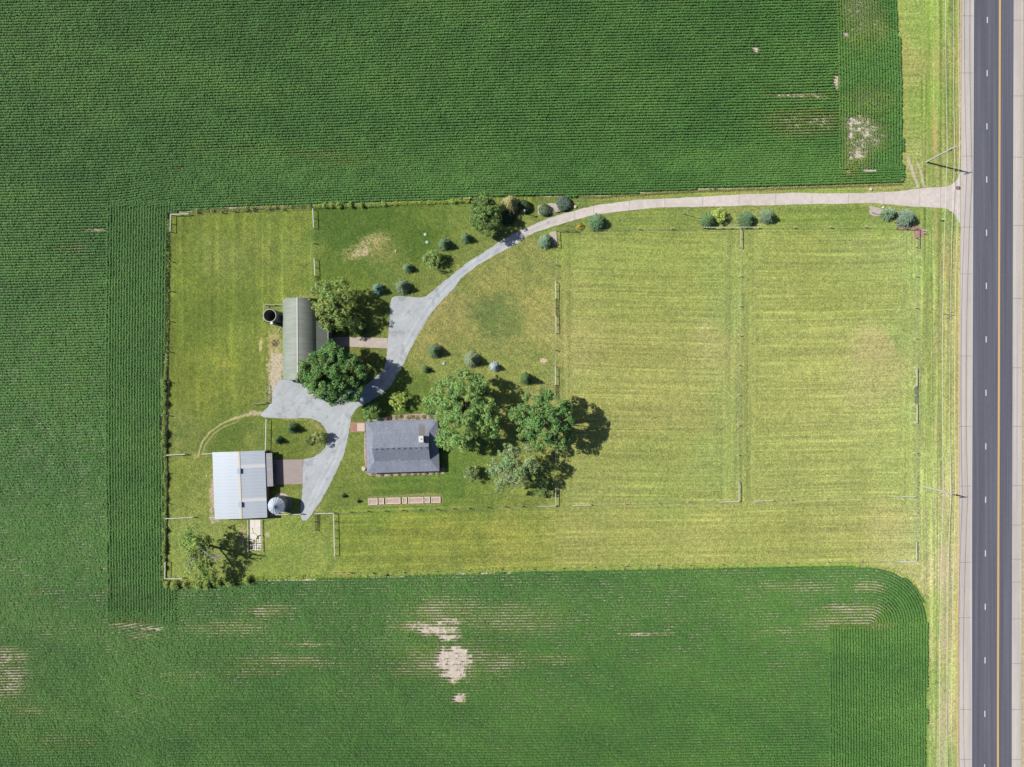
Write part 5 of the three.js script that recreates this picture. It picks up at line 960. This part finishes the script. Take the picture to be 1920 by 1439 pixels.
// ------------------------------------------------------------------ broken concrete pen below the shed
{
  const t = thing('concrete_pen', 'white broken concrete slab between low rails below the shed', 'slab', X(478.5), Z(1006), 0.02), R = rng(12);
  const wht = M(col(246, 240, 228), { roughness: 0.9 }), wht2 = M(col(238, 233, 216), { roughness: 0.9 });
  const poly = (pts, y, m, name) => { const s = new THREE.Shape(pts.map(([a, b]) => new THREE.Vector2(a, -b))); const g = new THREE.ExtrudeGeometry(s, { depth: 0.1, bevelEnabled: true, bevelSize: 0.03, bevelThickness: 0.03, bevelSegments: 1 }); g.rotateX(-Math.PI / 2); g.translate(0, y, 0); part(name, g, m, t); };
  // large upper piece cracked into four, small pieces towards the lower end
  poly([[-1.6, -4.5], [-0.05, -4.5], [-0.15, -2.2], [-0.75, -2.35], [-1.6, -2.3]], 0, wht, 'slab_piece');
  poly([[0.02, -4.5], [1.5, -4.5], [1.5, -2.55], [0.5, -2.35], [-0.08, -2.2]], 0, wht, 'slab_piece');
  poly([[-1.6, -2.22], [-0.8, -2.25], [-0.7, -1.6], [-0.5, -1.05], [-1.05, -0.85], [-1.6, -0.95]], 0, wht, 'slab_piece');
  poly([[-0.62, -2.2], [0.5, -2.28], [1.5, -2.45], [1.5, -0.4], [0.7, -0.15], [0.2, -0.6], [-0.35, -0.95], [-0.5, -1.4]], 0, wht2, 'slab_piece');
  poly([[-1.6, -0.85], [-1.0, -0.75], [-0.4, -0.82], [0.1, -0.5], [0.55, -0.1], [0.3, 0.6], [-0.2, 0.75], [-0.6, 1.25], [-1.55, 1.3]], 0, wht, 'slab_piece');
  for (let i = 0; i < 5; i++) for (let j = 0; j < 6; j++) {
    const cx = -1.25 + i * 0.64 + (R() - 0.5) * 0.16, cz = 0.35 + j * 0.66 + (R() - 0.5) * 0.16; if (cz < 1.55 - 0.55 * (cx + 1.2) || cz > 4.1) continue;
    const n = 6, r = 0.25 + 0.07 * R(), pts = []; for (let k = 0; k < n; k++) { const a = k / n * 6.283 + R() * 0.5, q = r * (0.8 + 0.35 * R()); pts.push([cx + q * Math.cos(a), cz + q * Math.sin(a)]); }
    poly(pts, -0.02, R() < 0.5 ? wht : wht2, 'paving_stone');
  }
  for (const s of [-1, 1]) { beam('side_rail', [s * 1.85, 0.5, -4.6], [s * 1.95, 0.5, 4.2], 0.14, 0.1, matte.whiteRail, t); for (let k = 0; k <= 4; k++) box('rail_post', 0.1, 0.48, 0.1, s * (1.86 + 0.02 * k), 0.24, -4.5 + k * 2.15, matte.whiteRail, t); }
  part('dirt_bed', new THREE.PlaneGeometry(3.6, 8.6).rotateX(-Math.PI / 2).translate(0, 0.012, -0.2), new THREE.MeshStandardMaterial({ map: mottle(120, 124, 60, 0.3, 128, 8, 40), roughness: 1 }), t);
}
// ------------------------------------------------------------------ small things lying about
{
  const R = rng(31);
  // heap of brush beside the barn
  const b = thing('brush_heap', 'heap of grey brush on the bare ground left of the barn', 'brush heap', X(515.5), Z(643.5));
  const g = []; for (let k = 0; k < 60; k++) { const a = R() * 6.283, r = 1.0 * Math.sqrt(R()), y = 0.1 + 0.5 * R() * (1.1 - r), d = R() * 6.283, l = 0.3 + 0.5 * R(), x = 1.1 * r * Math.cos(a), z = 0.85 * r * Math.sin(a); g.push(tube([[x, y, z], [x + 0.5 * l * Math.cos(d), y + 0.08, z + 0.5 * l * Math.sin(d)], [x + l * Math.cos(d), y - 0.02, z + l * Math.sin(d)]], 0.04, 0.02, 3, 4)); }
  part('sticks', mergeGeometries(g), M(col(150, 140, 136), { roughness: 1 }), b).userData.kind = 'stuff';
  // lids of underground tanks
  [['green rimmed tank lid in the lawn, upper of two', 797, 440], ['green rimmed tank lid in the lawn, lower of two', 800.5, 454.5], ['green rimmed tank lid between the spruces', 831.6, 682]].forEach(([label, px, py], i) => {
    const t = thing('tank_lid', label, 'lid', X(px), Z(py), 0, 'tank lids in the lawn');
    part('collar', new THREE.LatheGeometry([[0.55, 0], [0.55, 0.12], [0.36, 0.2], [0.36, 0.05]].map(([a, c]) => new THREE.Vector2(a, c)), 24), M(col(108, 168, 120)), t);
    part('lid', new THREE.SphereGeometry(0.36, 18, 8, 0, 6.283, 0, 1.2).scale(1, 0.35, 1).translate(0, 0.1, 0), M(col(206, 232, 212)), t);
  });
  // reddish clump on the driveway apron
  const red = thing('brush_clump', 'small reddish brown clump lying on the driveway apron', 'clump', X(1796.5), Z(352.7)), rl = [];
  for (let i = 0; i < 60; i++) { const a = R() * 6.283, r = 0.45 * Math.sqrt(R()), f = 0.6 + 0.7 * R(); rl.push([r * Math.cos(a), 0.06 + 0.4 * R() * (1 - r), r * Math.sin(a), 0.5 + 0.5 * R(), 0.6 + 0.5 * R(), R() * 6.283, 0.2 * f, 0.08 * f, 0.085 * f]); }
  instances('leaves', smallLeaf[0], rl, red);
  // broken branch in the verge
  const br = thing('fallen_branch', 'fallen branch with bare twigs lying in the verge', 'branch', X(1779), Z(590)), tw = (a, c, r0, m) => part('twig', tube([[a[0], 0.1, a[1]], [(a[0] + c[0]) / 2, 0.2, (a[1] + c[1]) / 2], [c[0], 0.1, c[1]]], r0, r0 * 0.5, 5, 5), m, br);
  const dk = M(col(86, 82, 76)); tw([-1.6, -0.1], [0.2, 0.0], 0.07, dk); tw([-0.2, 0.3], [0.9, -0.7], 0.06, matte.deadWood); tw([0.3, -0.6], [1.7, -0.7], 0.06, dk); tw([0.6, 0.2], [2.0, 0.25], 0.07, dk); tw([-0.5, 1.2], [0.9, 0.5], 0.06, dk); tw([0.2, -0.2], [1.0, 0.2], 0.08, matte.deadWood);
  // cable pedestal and white sign
  const pd = thing('cable_pedestal', 'small cable box standing in the verge below the driveway', 'utility box', X(1764), Z(413)); box('body', 0.4, 0.9, 0.4, 0, 0.45, 0, M(col(110, 124, 112)), pd); box('lid', 0.46, 0.12, 0.46, 0, 0.95, 0, M(col(214, 206, 150)), pd);
  const sg = thing('yard_sign', 'white board on two posts beside the red mulch', 'sign', X(1731), Z(436), 0.0); 
  for (const z of [-0.28, 0.28]) { box('board', 0.75, 0.5, 0.1, 0, 0.9, z, matte.white, sg); box('post', 0.08, 0.7, 0.08, 0, 0.35, z, matte.greyRail, sg); }
  // stones along the field edge
  const st = new THREE.IcosahedronGeometry(1, 1); { const p = st.attributes.position; for (let i = 0; i < p.count; i++) { const f = 0.85 + 0.3 * hash(Math.round(p.getX(i) * 50), Math.round(p.getY(i) * 50 + p.getZ(i) * 31)); p.setXYZ(i, p.getX(i) * f, p.getY(i) * f * 0.7, p.getZ(i) * f); } st.computeVertexNormals(); }
  [['pale stone at the crop edge above the driveway', 1633, 355, 0.5], ['pale stone at the crop corner beside the verge', 1691, 337, 0.6], ['pinkish stone beside the driveway above the pasture', 1079, 388, 0.45], ['small white stone in the lawn left of the spruces', 742, 471, 0.28], ['white stone beside the left shed fence', 388, 893, 0.25], ['pinkish stone at the lower left corner of the house', 683, 879, 0.7]].forEach(([label, px, py, r]) => {
    const m = new THREE.Mesh(st, M(col(222, 206, 190), { roughness: 1 })); m.name = numbered('field_stone'); m.scale.setScalar(r); m.position.set(X(px), r * 0.35, Z(py)); m.castShadow = m.receiveShadow = true; scene.add(m); tag(m, label, 'stone', 'loose stones');
  });
  // low grey rail beside the bluish shrub
  boardFence('low grey log rail beside the bluish shrub', [[1042, 397.5], [1071, 389.5]], { h: 0.5, rails: [], mat: matte.greyRail, name: 'log_rail', category: 'rail', step: 4.5, cap: 0.3 });
}
renderer.render(scene, camera);
